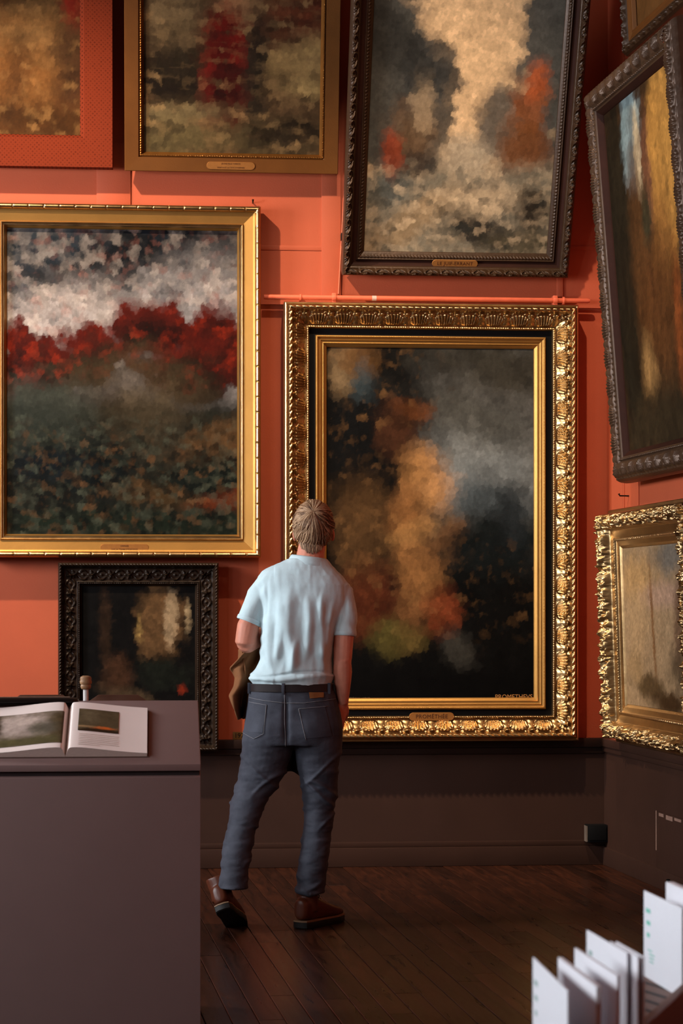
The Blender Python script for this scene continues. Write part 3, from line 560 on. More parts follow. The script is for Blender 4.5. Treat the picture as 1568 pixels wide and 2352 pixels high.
# tall dark frame leaning from the side wall
s0, s1 = 0.67, 2.17; z0, hh = 2.07, 2.05
x, y = rw(s0, s1, .05)
rt = picture('tall_dark_framed_painting', 'tall amber and brown painting in a heavy grey brown carved frame on the side wall', x, y, z0, 4.6, RZ)
W_, H_ = s1 - s0, hh
prof = [(0, 0), (0, .030), (.006, .060), (.020, .085), (.045, .100), (.075, .104), (.100, .096), (.112, .086), (.116, .090), (.124, .090), (.128, .080), (.134, .076), (.150, .060), (.158, .050), (.162, .040)]
def rel_g(s, t, L): return r_acanthus(s, t, .028, .108, .15, .014, 0.0) + r_twist(s, t, .004, .03, .05, .004, 1.0) + r_bead(s, t, .120, .006, .028, .008)
rails(rt, W_, H_, prof, [0] * 11 + [1] * 3, [M['silverwood'], M['darkred']], rel_g, .0045, .003, 60)
cw, chh = W_ - .32, H_ - .32
C = Canvas(110, 260, cw / chh, 71, (58, 38, 20))
C.blob(.12, .45, .16, .6, (30, 24, 14), .3, 0, .2); C.blob(.38, .12, .14, .14, (118, 138, 140), .3, 0, .4, .95); C.blob(.44, .18, .05, .12, (200, 178, 140), .3, 2, .3, .9); C.blob(.56, .24, .07, .16, (108, 68, 46), .4, 3, .3, .9); C.blob(.80, .20, .18, .3, (176, 124, 58), .3, 2, .3, .95); C.blob(.70, .45, .14, .14, (120, 78, 36), .6, 5, .5, .8); C.blob(.38, .4, .12, .3, (74, 46, 22), .5, 0, .3, .8); C.blob(.5, .36, .06, .08, (48, 44, 28), .5, 10, .5, .9)
C.blob(.62, .62, .25, .16, (88, 52, 24), .6, 0, .4, .7); C.blob(.36, .78, .10, .07, (176, 132, 78), .6, 10, .9, .55); C.blob(.82, .70, .05, .2, (140, 70, 30), .6, 3, .6, .6); C.blob(.5, .95, .6, .1, (44, 34, 20), .6)
C.value(.5, 40, 9); canvas_obj(C, cw, chh, .16, -.044, rt, M['paint'])
# baroque gilt frame
s0, s1 = 0.42, 1.98; z0 = ZD + .005; hh = 1.94 - z0
x, y = rw(s0, s1, .022)
rt = picture('baroque_gilt_framed_painting', 'misty tan painting in a swirling baroque gilt frame low on the side wall', x, y, z0, 2.0, RZ)
W_, H_ = s1 - s0, hh
prof = [(0, 0), (0, .040), (.006, .046), (.016, .046), (.020, .060), (.034, .088), (.055, .104), (.078, .104), (.098, .090), (.112, .070), (.118, .068), (.150, .058), (.154, .062), (.166, .062), (.170, .052), (.196, .044), (.200, .040), (.212, .030)]
def rel_h(s, t, L): 
    e = np.exp(-((L / 2 - np.abs(s)) / .16) ** 4)
    return r_lump(s, t, .018, .116, .030, 30, 5) * (1 - .6 * e) + r_acanthus(s, t, .018, .116, .10, .022) * (0.35 + e) + r_bead(s, t, .066, .016, .07, .012) + r_twist(s, t, .152, .170, .014, .006, .6)
rails(rt, W_, H_, prof, [0] * 17, [M['gold']], rel_h, .004, .0028, 60)
cw, chh = W_ - .42, H_ - .42
C = Canvas(110, 130, cw / chh, 83, (142, 116, 86))
C.blob(.7, .06, .25, .1, (96, 90, 82), .6, 0, .6, .9); C.blob(.2, .2, .25, .14, (164, 128, 84), .6); C.blob(.6, .3, .3, .08, (152, 122, 100), .6); C.blob(.22, .5, .16, .2, (158, 128, 92), .5, 0, .6, .8); C.blob(.44, .5, .02, .35, (104, 66, 34), .5, -4, .3, .8); C.blob(.82, .5, .08, .25, (84, 58, 42), .5, 0, .7, .8); C.blob(.35, .86, .25, .08, (66, 48, 26), .5, 10, .8, .9); C.blob(.8, .75, .15, .12, (60, 46, 32), .6, 0, .7, .8); C.blob(.7, .95, .3, .06, (52, 34, 18), .6); C.blob(.15, .75, .12, .1, (140, 112, 78), .5)
C.value(.25, 20, 20); canvas_obj(C, cw, chh, .21, -.034, rt, M['paint'])
# brown frame above
s0, s1 = 0.80, 2.6; z0 = 4.27; hh = 1.9
x, y = rw(s0, s1, .05)
rt = picture('high_brown_framed_painting', 'cream and brown painting in a brown carved frame high above the tall leaning one', x, y, z0, 3.0, RZ)
prof = [(0, 0), (0, .066), (.01, .08), (.03, .086), (.048, .072), (.055, .066), (.062, .070), (.095, .058), (.10, .062), (.108, .06), (.12, .04)]
def rel_i(s, t, L): return r_scroll(s, t, .004, .05, .09, .012)
rails(rt, s1 - s0, hh, prof, [0, 0, 0, 0, 0, 0, 1, 1, 1, 1], [M['darkwood'], M['bronze']], rel_i, .006, .004, 60)
C = Canvas(90, 90, 1, 91, (96, 62, 30)); C.blob(.2, .3, .5, .5, (196, 170, 136), .12, -30, .6); C.value(.3, 10, 10); canvas_obj(C, s1 - s0 - .236, hh - .236, .118, -.036, rt, M['paint'])

# ------------------------------------------------------------------ fittings on the walls
rod = mat('orange_painted_rod', (214, 102, 72), 0.5, var=0.08, scale=20)
a = atY(606, 682, D - .075); b = atY(1354, 690, D - .075)
r0 = empty('hanging_rod', (a[0], D - .075, a[2])); tag(r0, 'thin orange painted hanging rod just above the big ornate gilt frame', 'rod')
Lr = b[0] - a[0]
mb = MB(); mb.tube([(0, 0, 0), (Lr - .012, 0, 0), (Lr, 0, 0)], [.0135, .0135, .009], 14); mb.build('rod', rod, r0, 40)
for u, wd, hh_ in ((690, .010, .030), (767, .022, .052), (1275, .024, .054), (1294, .012, .040)):
    x = atY(u, 685, D - .075)[0] - a[0]; mb = MB(); mb.tube([(x - wd / 2, 0, 0), (x + wd / 2, 0, 0)], .0185, 14); mb.box(x - wd / 2, x + wd / 2, -.004, .056, -hh_ / 2, hh_ / 2); mb.build('bracket', rod, r0, 40, bevel=.003)
tape = mat('grey_tape', (190, 160, 148), .6); x = atY(859, 685, D - .075)[0] - a[0]; mb = MB(); mb.tube([(x - .012, 0, 0), (x + .012, 0, 0)], .0142, 14); mb.build('paper_tag', tape, r0, 40)
wire_m = mat('orange_painted_wire', (226, 118, 86), .5)
p0 = atY(777, 675, D - .035); p1 = atY(791, 420, D - .035); mb = MB(); mb.tube([p0, p1, p1 + (p1 - p0) * 1.2], .0028, 8)
tag(mb.build('hanging_wire', wire_m, None, 40), 'thin orange wire running up beside the leaning carved frame', 'wire')
iron = mat('dark_iron', (40, 32, 28), .4, .7)
def hook(name, p, n_, label, L_=.03):
    mb = MB(); p = Vector(p); n_ = Vector(n_); mb.tube([p, p + n_ * L_, p + n_ * (L_ + .006) + Vector((0, 0, .012))], [.004, .004, .006], 8); tag(mb.build(name, iron, None, 40), label, 'nail')
p = atY(580, 466, D - .022); hook('nail', p, (0, -1, 0), 'dark nail just above the corner of the plain flat gilt frame')
p = atY(786, 546, D - .022); mb = MB(); mb.box(p[0] - .012, p[0] + .014, D - .07, D - .02, p[2] - .02, p[2] + .02); tag(mb.build('wall_clip', iron, None, bevel=.005), 'small dark clip on the wall touching the leaning carved frame', 'clip')
p = onR(1444, 1139, .03); hook('hook', onR(1444, 1139, 0), NR, 'dark hook below the heavy grey brown carved frame on the side wall', .05)
# small number plate under the dark carved frame
pl = mat('dull_gold_label', (120, 84, 40), .5, .3); p = atY(549, 1690, D - .004)
r0 = empty('number_label', (p[0], D - .001, p[2])); tag(r0, 'small dull gold number label on the wall beside the visitor', 'label')
mb = MB(); mb.box(-.034, .034, -.004, 0, -.021, .021); mb.build('label_plate', pl, r0, bevel=.001)
lettering('lettering', '197', .036, (0, -.0045, 0), r0, M['black'], .0004)
# black box low in the corner
p = atY(1346, 1914, D - .08); r0 = empty('junction_box', (p[0], D - .04, zv(1936))); tag(r0, 'black junction box low on the wainscot by the corner', 'box')
mb = MB(); mb.box(0, .118, -.055, 0.02, 0, .095); mb.build('housing', M['black'], r0, bevel=.004); mb = MB(); mb.box(.012, .108, -.060, -.055, .012, .086); mb.build('cover', M['black'], r0, bevel=.002)
grey = mat('grey_metal_edge', (112, 98, 88), .5, .2); mb = MB(); mb.box(-.004, .004, -.056, 0, .004, .09); mb.build('side_plate', grey, r0)

# ------------------------------------------------------------------ lectern with the open book
desk_m = mat('mauve_grey_lacquer', (128, 104, 100), 0.55, var=0.04, scale=3, bump=0.03, bscale=200)
ZF = 7.0                                            # depth of the lectern's front face
pf = dep(461, 1755, ZF); pbk = dep(454, 1608, ZF + 0.45)
xr = float(pf[0]); yf = float(pf[1]); zf = float(pf[2]); yk = float(pbk[1]); zk = float(pbk[2])
wdk = 1.25
desk = empty('lectern', (xr - wdk / 2, (yf + yk) / 2, 0)); tag(desk, 'mauve grey lectern with a sloping top, in the foreground', 'lectern')
hx = wdk / 2; ya, yb_ = yf - (yf + yk) / 2, yk - (yf + yk) / 2
def slab(name, x0, x1, th, y0, y1, lift=0.0, m=desk_m, par=desk, bev=.004):
    sl = (zk - zf) / (yb_ - ya); z = lambda y: zf + (y - ya) * sl + lift
    v = [(x0, y0, z(y0)), (x1, y0, z(y0)), (x1, y1, z(y1)), (x0, y1, z(y1))]; v += [(a, b, c - th) for a, b, c in v]
    mb = MB(); mb.add(v, [(0, 1, 2, 3), (7, 6, 5, 4), (0, 4, 5, 1), (1, 5, 6, 2), (2, 6, 7, 3), (3, 7, 4, 0)]); return mb.build(name, m, par, bevel=bev)
top = slab('sloping_top', -hx, hx, .022, ya, yb_)
mb = MB(); v = [(-hx, ya + .002, 0), (hx - .001, ya + .002, 0), (hx - .001, yb_, 0), (-hx, yb_, 0)]
zt = [zf - .042, zf - .042, zk - .024, zk - .024]; v2 = [(a, b, t) for (a, b, c), t in zip(v, zt)]
mb.add(v + v2, [(3, 2, 1, 0), (4, 5, 6, 7), (0, 1, 5, 4), (1, 2, 6, 5), (2, 3, 7, 6), (3, 0, 4, 7)]); mb.build('body', desk_m, desk, bevel=.002)
shadowgap = mat('painted_shadow_gap', (40, 28, 28), .7)  # dark colour paints the shade below the overhanging top
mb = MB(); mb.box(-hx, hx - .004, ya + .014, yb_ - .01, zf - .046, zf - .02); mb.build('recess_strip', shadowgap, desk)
mb = MB(); mb.box(-hx, hx, yb_, yb_ + .30, zk - .16, zk - .14); mb.box(-hx, hx, yb_ + .28, yb_ + .30, 0, zk - .14); mb.build('back_shelf', desk_m, desk)
# bar with rounded end along the back edge, its black paints the ledge's shade
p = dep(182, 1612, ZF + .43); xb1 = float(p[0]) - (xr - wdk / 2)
bar_m = mat('ledge_shade_black', (16, 12, 12), .4, var=.1); bar = empty('shade_bar', (xr - wdk / 2, (yf + yk) / 2 + yb_ - .05, zk - .020)); tag(bar, 'rounded bar along the back edge of the lectern top, black for the shade under its ledge', 'bar')
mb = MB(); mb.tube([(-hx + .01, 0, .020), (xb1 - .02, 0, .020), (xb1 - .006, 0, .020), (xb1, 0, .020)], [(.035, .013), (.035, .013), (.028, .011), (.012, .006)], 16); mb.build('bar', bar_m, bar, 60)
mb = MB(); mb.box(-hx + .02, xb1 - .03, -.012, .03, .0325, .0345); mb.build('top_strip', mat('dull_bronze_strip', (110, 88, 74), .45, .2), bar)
# two brown information paddles and the knob of a wooden handle standing behind
pad_m = mat('brown_board', (96, 62, 44), .6, var=.08, scale=10)
for ul, ur, sl_, lab in ((26, 164, 16, 'brown information board behind the lectern, half of it against the bare orange wall'), (196, 346, 26, 'brown information board behind the lectern, rising in front of the black carved rosette frame')):
    Zp = ZF + .45 + .12; a = dep(ul, 1596, Zp); b = dep(ur, 1596, Zp); zb = zk - .14
    r0 = empty('information_board', ((a[0] + b[0]) / 2, a[1], zb)); tag(r0, lab, 'board'); w2 = (b[0] - a[0]) / 2; h = float(a[2]) - zb; c = sl_ / 662.0
    v = [(-w2, -.004, 0), (w2, -.004, 0), (w2, -.004, h * .80), (w2 - c, -.004, h - .004), (w2 - c - .006, -.004, h), (-w2 + c + .006, -.004, h), (-w2 + c, -.004, h - .004), (-w2, -.004, h * .80)]
    n_ = len(v); v += [(x_, .004, z_) for x_, _, z_ in v]
    mb = MB(); mb.add(v, [tuple(range(n_)), tuple(range(2 * n_ - 1, n_ - 1, -1))] + [(i, i + n_, (i + 1) % n_ + n_, (i + 1) % n_) for i in range(n_)]); mb.build('panel', pad_m, r0, bevel=.001)
    mb = MB(); mb.box(-w2 * .9, w2 * .9, -.012, .012, -.0, .012); mb.build('foot', pad_m, r0)
Zp = ZF + .45 + .05; a = dep(197, 1552, Zp); b = dep(197, 1582, Zp); zb = zk - .14
r0 = empty('handled_post', (a[0], a[1], zb)); tag(r0, 'small turned wooden knob on a white stem behind the lectern', 'post')
knob_m = mat('turned_wood', (150, 112, 78), .5, var=.2, scale=30); h = float(a[2]) - zb; k = float(b[2]) - zb
mb = MB(); mb.lathe([(.013, k - .002), (.017, k + .002), (.0185, k + .010), (.0165, k + .014), (.0200, k + .018), (.0205, k + .026), (.0185, k + .030), (.0195, k + .034), (.0180, h - .004), (.010, h)], 20); mb.build('knob', knob_m, r0, 50)
mb = MB(); mb.lathe([(.016, 0), (.016, .01), (.009, .016), (.009, k)], 16); mb.build('stem', mat('white_enamel', (214, 208, 204), .35), r0, 50)

# open book on the slope
page_m = mat('book_paper', (232, 214, 206), .55, var=.03, scale=4); edge_m = mat('page_edges', (196, 176, 166), .7, var=.15, scale=60, stretch=(1, 1, 14))
sl = math.atan2(zk - zf, yb_ - ya)
Zb = ZF + .012; gut = dep(150, 1750, Zb)
book = empty('open_book', (float(gut[0]), float(gut[1]), zf + (float(gut[1]) - yf) * math.tan(sl) + .001), (sl, 0, 0)); tag(book, 'open art book with colour plates lying on the lectern', 'book')
PH = .345; PWd = .262
def page_z(x, lift=.0):
    q = np.abs(x) / PWd; return .016 * np.sin(np.pi * np.clip(q, 0, 1) ** .45) * (1 - .75 * q) + .010 * (1 - q) * sm(q, 0, .06) + .010 * sm(q, 0, .05) + .003 + lift
for sgn in (-1, 1):
    xs = np.concatenate([np.linspace(0, .03, 12), np.linspace(.036, PWd, 24)]); X_, Y_ = np.meshgrid(xs * sgn, np.linspace(0, PH, 6)); Zp_ = page_z(X_)
    P = np.stack([X_, Y_, Zp_], -1)
    if sgn < 0: P = P[:, ::-1]
    pg = grid_np('page', P, page_m, book, 60)
    # leaves under the top page
    bot = np.stack([X_, Y_, np.zeros_like(X_)], -1)
    if sgn < 0: bot = bot[:, ::-1]
    v = []; f = []; n_ = P.shape[1]
    for row in (0, -1):
        o_ = len(v); v += [tuple(p) for p in P[row] - np.array([0, 0, .0006])] + [tuple(p) for p in bot[row]]; f += [(o_ + i, o_ + n_ + i, o_ + n_ + i + 1, o_ + i + 1) for i in range(n_ - 1)]
    e = -1 if sgn > 0 else 0; o_ = len(v); v += [tuple(P[0, e]), tuple(P[-1, e]), tuple(bot[-1, e]), tuple(bot[0, e])]; f += [(o_, o_ + 1, o_ + 2, o_ + 3)]
    meshobj('page_block', v, f, edge_m, book)
    # the colour plate printed on the page
    if sgn > 0: x0, x1, y0, y1, cs = .036, .168, .125, .292, 1
    else: x0, x1, y0, y1, cs = -.250, -.012, .035, .275, 2
    C = Canvas(60, 44, (x1 - x0) / (y1 - y0), 300 + cs, (88, 74, 52) if cs == 1 else (120, 104, 88))
    if cs == 1: C.blob(.6, .82, .25, .06, (206, 100, 40), .5); C.blob(.2, .8, .3, .04, (150, 120, 84), .6); C.blob(.5, .98, .7, .1, (52, 36, 22), .4); C.blob(.3, .3, .2, .3, (104, 90, 66), .6)
    else: C.blob(.4, .35, .35, .35, (176, 156, 144), .5); C.blob(.05, .3, .1, .6, (70, 58, 42), .5); C.blob(.95, .5, .15, .5, (80, 66, 44), .5); C.blob(.5, .9, .7, .15, (84, 76, 48), .5); C.blob(.7, .5, .2, .2, (92, 84, 70), .6)
    C.value(.3, 10, 10)
    Xp = x0 + C.u * (x1 - x0); Yp = y1 - C.v * (y1 - y0); Pp = np.stack([Xp, Yp, page_z(Xp, .0012)], -1)[::-1]
    o = grid_np('colour_plate', Pp, M['paint'], pg, 60); a_ = o.data.color_attributes.new('Col', 'FLOAT_COLOR', 'POINT'); a_.data.foreach_set('color', np.concatenate([np.clip(C.c[::-1], 0, 1), np.ones(C.u.shape + (1,))], -1).astype(np.float32).reshape(-1))
    if sgn > 0:
        tx_m = mat('pale_print', (206, 184, 172), .6); v = []; f = []
        for i in range(7):
            yy = .100 - i * .013; xa, xb = .040, (.17 if i < 6 else .11); xx = np.linspace(xa, xb, 8); o_ = len(v)
            v += [(x_, yy, float(page_z(x_, .0009))) for x_ in xx] + [(x_, yy + .0035, float(page_z(x_, .0009))) for x_ in xx]; f += [(o_ + j, o_ + j + 1, o_ + 9 + j, o_ + 8 + j) for j in range(7)]
        meshobj('printed_lines', v, f, tx_m, pg)
mb = MB(); mb.box(-PWd - .006, PWd + .006, -.004, PH + .004, -.0005, .0015); mb.build('cover', mat('book_cover', (84, 62, 52), .5), book)

# ------------------------------------------------------------------ card rack, bottom right
rack_m = mat('brown_rack_wood', (92, 52, 34), .5, var=.12, scale=5, stretch=(1, 1, 8)); card_m = mat('white_card', (226, 226, 232), .5, var=.02)
def cl(lat, Z, z): p = C0 + FW * Z + RT * lat; return Vector((float(p[0]), float(p[1]), z))
zt = .946; zr = .815
RA = cl(.505, 3.70, 0); RB = cl(.235, 2.93, 0); ax = (RA - RB).normalized(); nx_ = Vector((ax.y, -ax.x, 0))
rz_ = math.atan2(ax.y, ax.x); Ro = RB - ax * .5
rack = empty('card_rack', Ro, (0, 0, rz_)); tag(rack, 'brown wooden display rack holding white cards in angled slots', 'card rack')
Lk = 2.4; Wk = .118                                  # local x along the rack, local -y towards the camera's right
mb = MB(); mb.box(0, Lk, -Wk, 0, zr - .05, zr - .012); mb.build('slot_board', rack_m, rack)
mb = MB(); mb.box(0, Lk, -Wk - .016, -Wk, zr - .22, zr + .012); mb.build('side_board', rack_m, rack, bevel=.003)
mb = MB(); mb.box(0, Lk, 0, .014, zr - .22, zr - .004); mb.build('side_board', rack_m, rack, bevel=.003)
mb = MB(); mb.box(.02, Lk - .02, -Wk + .004, -.004, 0, zr - .05); mb.build('pedestal', rack_m, rack)
Mi = rack.matrix_basis.inverted() if False else (Matrix.Translation(Ro) @ Matrix.Rotation(rz_, 4, 'Z')).inverted()
cards = [((.259, 2.95), (.279, 2.69), zt, 1, 'white card nearest the end of the rack, in the first slot'), ((.293, 2.95), (.318, 2.72), zt, 3, 'white card in the second slot of the rack'), ((.324, 3.03), (.354, 2.80), zt, 2, 'white card in the third slot of the rack'), ((.360, 3.20), (.391, 2.985), zt, 1, 'white card in the fourth slot of the rack, before a thin pair'),
         ((.381, 3.09), (.402, 2.955), zt, 1, 'thin white card leaning beside the fourth card of the rack'), ((.389, 3.09), (.409, 2.955), zt, 1, 'thin white card standing last before the empty slots of the rack'), ((.506, 3.646), (.536, 3.43), zt, 1, 'white card printed in green beyond the empty slots of the rack'), ((.548, 3.68), (.575, 3.49), zt + .01, 6, 'thick stack of white cards behind the green printed one')]
# dark slots between the cards (flat black sheets paint the shade inside them)
tx1 = mat('grey_green_print', (150, 172, 168), .6); tx2 = mat('green_print', (120, 190, 172), .6)
for i, ((l0, d0), (l1, d1), zz, th, lab) in enumerate(cards):
    p0 = cl(l0, d0, 0); p1 = cl(l1, d1, 0); dv = (p1 - p0); Lc = dv.length; rr = math.atan2(dv.y, dv.x)
    r0 = empty('display_card', (p0.x, p0.y, zr - .012), (0, 0, rr)); tag(r0, lab, 'card', 'white cards in the rack'); hh = zz - zr + .012; T = .0022 * th
    nb = 1 if th < 3 else 2
    mb = MB(); mb.box(0, Lc, 0, T, 0, hh); mb.build('card', card_m, r0, bevel=.0006)
    # print on the face that looks left
    mb = MB(); rg = random.Random(i); f0 = -.0004
    for k in range(3): z_ = hh - .03 - .02 * k; mb.box(.014 + .003 * k, .030 + .012 * rg.random(), f0, .0002, z_ - .004, z_ + .003)
    for k in range(4): z_ = hh - .095 - k * .006; mb.box(.02 + .02 * rg.random(), .05 + .03 * rg.random(), f0, .0002, max(.014, z_) - .001, max(.014, z_) + .001)
    if i in (0, 3, 6): mb.build('print', tx2 if i == 6 else tx1, r0)
slot_shade_m = M['black']
for k in range(16):
    q = .72 + k * .062; 
    p0 = Vector((q, -.012, zr - .0118)); d = Vector((-.12 * .86, -Wk + .024, 0)); w2 = Vector((.016, 0, 0))
    meshobj('slot', [p0, p0 + w2, p0 + d + w2, p0 + d], [(3, 2, 1, 0)], slot_shade_m, rack)

# ------------------------------------------------------------------ the visitor
PM = 520.0; MU, MVZ = 690.0, 2134.0
mp_ = atZ(690, 2134, 0)
def mx(u): return (u - MU) / PM
def mz(v): return (MVZ - v) / PM
def ring_loft(rings, n=28, pw_=2.3):
    """rings: (x_left, x_right, z, half_depth, y_centre) -> closed tube of superellipses"""
    V = []; Fc = []
    for (xl, xr_, z, b, yc) in rings:
        cx, a = (xl + xr_) / 2, (xr_ - xl) / 2
        for k in range(n):
            t = 2 * math.pi * k / n; c, s = math.cos(t), math.sin(t)
            V.append((cx + a * math.copysign(abs(c) ** (2 / pw_), c), yc + b * math.copysign(abs(s) ** (2 / pw_), s), z))
    for i in range(len(rings) - 1):
        for k in range(n): k2 = (k + 1) % n; Fc.append((i * n + k, i * n + k2, (i + 1) * n + k2, (i + 1) * n + k))
    Fc.append(tuple(range(n))[::-1]); e = (len(rings) - 1) * n; Fc.append(tuple(e + k for k in range(n))); return V, Fc
def remeshed(name, parts, voxel, m, parent, smooth_it=4, disp=None):
    mb = MB()
    for v, f in parts: mb.add(v, f)
    me = bpy.data.meshes.new('tmp'); me.from_pydata(mb.v, [], mb.f)
    bm = bmesh.new(); bm.from_mesh(me)
    bmesh.ops.recalc_face_normals(bm, faces=bm.faces); bm.to_mesh(me); bm.free()
    o = bpy.data.objects.new('tmp', me); COL.objects.link(o)
    md = o.modifiers.new('r', 'REMESH'); md.mode = 'VOXEL'; md.voxel_size = voxel
    s = o.modifiers.new('s', 'SMOOTH'); s.iterations = smooth_it; s.factor = 0.5
    dg = bpy.context.evaluated_depsgraph_get(); out = bpy.data.meshes.new_from_object(o.evaluated_get(dg)); bpy.data.objects.remove(o); out.name = name
    if disp is not None:
        n = len(out.vertices); co = np.empty(n * 3, np.float32); out.vertices.foreach_get('co', co); co = co.reshape(-1, 3)
        no = np.empty(n * 3, np.float32); out.vertices.foreach_get('normal', no); no = no.reshape(-1, 3)
        co = co + no * disp(co, no)[:, None]; out.vertices.foreach_set('co', co.astype(np.float32).reshape(-1))
    out.materials.clear(); ob = link(name, out, parent, [m]); finish(out, 180); return ob
def tube_part(pts, r, n=16): mb = MB(); mb.tube(pts, r, n); return mb.v, mb.f
def ell(c, r, n=20, mseg=14, rot=None):
    V = []; Fc = []
    for i in range(mseg + 1):
        ph = math.pi * i / mseg
        for k in range(n):
            t = 2 * math.pi * k / n; p = Vector((r[0] * math.sin(ph) * math.cos(t), r[1] * math.sin(ph) * math.sin(t), r[2] * math.cos(ph)))
            if rot is not None: p = rot @ p
            V.append(tuple(p + Vector(c)))
    for i in range(mseg):
        for k in range(n): k2 = (k + 1) % n; Fc.append((i * n + k, (i + 1) * n + k, (i + 1) * n + k2, i * n + k2))
    return V, Fc
man = empty('person', (mp_[0], mp_[1], 0), (0, 0, -YAW)); tag(man, 'visitor in pale blue polo shirt and dark jeans, back turned, looking up at the paintings', 'person')
skin = mat('skin', (206, 134, 110), .5, var=.12, scale=14, bump=.06, bscale=90)
shirt_m = mat('pale_blue_pique', (194, 214, 219), .75, var=.05, scale=30, bump=.10, bscale=420)
jean_m = mat('washed_dark_denim', (44, 45, 54), .78, rgb2=(72, 74, 84), scale=7, bump=.12, bscale=300)
belt_m = mat('dark_leather', (40, 32, 32), .4, var=.15, scale=20)
boot_m = mat('brown_leather', (84, 40, 23), .4, var=.2, scale=14); sole_m = mat('dark_sole', (20, 16, 14), .6); welt_m = mat('tan_welt', (120, 92, 66), .6)
hair_m = mat('sandy_grey_hair', (126, 92, 64), .5, rgb2=(172, 136, 104), scale=40, stretch=(1, 1, .25))
def Pm(u, v, y=0.0): return (mx(u), y, mz(v))
def hand(wrist, direc, palm_n, size=1.0, curl=.5, thumb=1):
    """palm plus five separate bent fingers"""
    d = Vector(direc).normalized(); nrm = Vector(palm_n).normalized(); side = d.cross(nrm).normalized(); w0 = Vector(wrist); parts = []
    parts.append(tube_part([w0 - d * .02, w0 + d * .02, w0 + d * .06 * size, w0 + d * .095 * size], [(.026, .020), (.034, .018), (.041, .016), (.038, .013)], 14)) if False else None
    parts = []
    mbp = MB(); pts = [w0 - d * .02, w0 + d * .02, w0 + d * .06, w0 + d * .095]; rad = [(.026, .021), (.034, .018), (.041, .016), (.038, .012)]
    b = len(mbp.v); n = 16
    for p, r_ in zip(pts, rad):
        for k in range(n): t = 2 * math.pi * k / n; mbp.v.append(tuple(p + side * math.cos(t) * r_[0] + nrm * math.sin(t) * r_[1]))
    for i in range(3):
        for k in range(n): k2 = (k + 1) % n; mbp.f.append((i * n + k, i * n + k2, (i + 1) * n + k2, (i + 1) * n + k))
    mbp.f.append(tuple(range(n))[::-1]); mbp.f.append(tuple(3 * n + k for k in range(n))); parts.append((mbp.v, mbp.f))
    for j, ln in enumerate((.068, .078, .074, .058)):
        base = w0 + d * (.088 - abs(j - 1.2) * .004) + side * (.030 - .0205 * j) * thumb; a = 0.0; p = base; pts = [p - d * .012]; dd = d.copy()
        for seg in (.45, .32, .23): pts.append(p); p = p + dd * ln * seg; a += curl * .75; dd = (d * math.cos(a) + nrm * math.sin(a)).normalized()
        pts.append(p); parts.append(tube_part(pts, [.0085, .0092, .0088, .0078, .0062], 10))
    tb = w0 + d * .025 + side * .030 * thumb; td = (d * .7 + side * .7 * thumb + nrm * .25).normalized()
    parts.append(tube_part([tb - td * .015, tb + td * .02, tb + td * .045 + nrm * .004, tb + td * .066 + nrm * .012 + d * .006], [.014, .0125, .0105, .008], 10)); return parts

# --- body: head, neck and arms in one surface
HC = Vector((mx(719), .135, mz(1214))); tilt = Matrix.Rotation(R(24), 3, 'X')     # head tipped back
def hp(x, y, z): return HC + tilt @ Vector((x, y, z))
body = []
body.append(ell(HC + tilt @ Vector((0, -.004, .018)), (.080, .098, .100), rot=tilt)); body.append(ell(hp(0, .040, -.050), (.060, .066, .080), rot=tilt)); body.append(ell(hp(0, .078, -.098), (.026, .024, .022), rot=tilt))
mbn = MB(); mbn.tube([hp(0, .082, .018), hp(0, .106, -.012), hp(0, .114, -.030), hp(0, .098, -.040)], [.010, .012, .016, .010], 10); body.append((mbn.v, mbn.f))
for s in (-1, 1):
    body.append(ell(hp(s * .030, .082, .034), (.022, .014, .008), 10, 8, tilt)); body.append(ell(hp(s * .044, .070, -.024), (.020, .020, .020), 10, 8, tilt))
    body.append(ell(hp(s * .084, -.004, -.022), (.010, .021, .034), 12, 10, tilt @ Matrix.Rotation(R(s * 14), 3, 'Z')))
body.append(ell(hp(0, .098, -.066), (.024, .010, .006), 10, 8, tilt)); body.append(ell(hp(0, .095, -.078), (.020, .010, .007), 10, 8, tilt))
body.append(tube_part([hp(0, .0, -.03), Vector(Pm(715, 1258, .105)), Vector(Pm(711, 1284, .090)), Vector(Pm(708, 1310, .085))], [(.058, .062), (.060, .062), (.064, .064), (.085, .07)], 18))
# left arm: upper arm down, forearm forward across the front, hand holding the coat
eL = Vector(Pm(562, 1476, .060))
body.append(tube_part([Pm(598, 1376, .082), Pm(586, 1400, .076), Pm(568, 1440, .066), eL, eL + Vector((.008, .02, -.012))], [.030, .040, .050, .047, .036], 16))
wL = Vector((mx(628), .335, mz(1452)))
body.append(tube_part([eL + Vector((0, -.022, -.010)), eL + Vector((.004, .01, -.004)), eL.lerp(wL, .25) + Vector((-.008, 0, 0)), eL.lerp(wL, .6), wL], [.030, .047, .050, .040, (.029, .024)], 16))
hl = hand(wL, (1, .35, .05), (.25, -.9, -.2), curl=.8, thumb=-1); body += hl
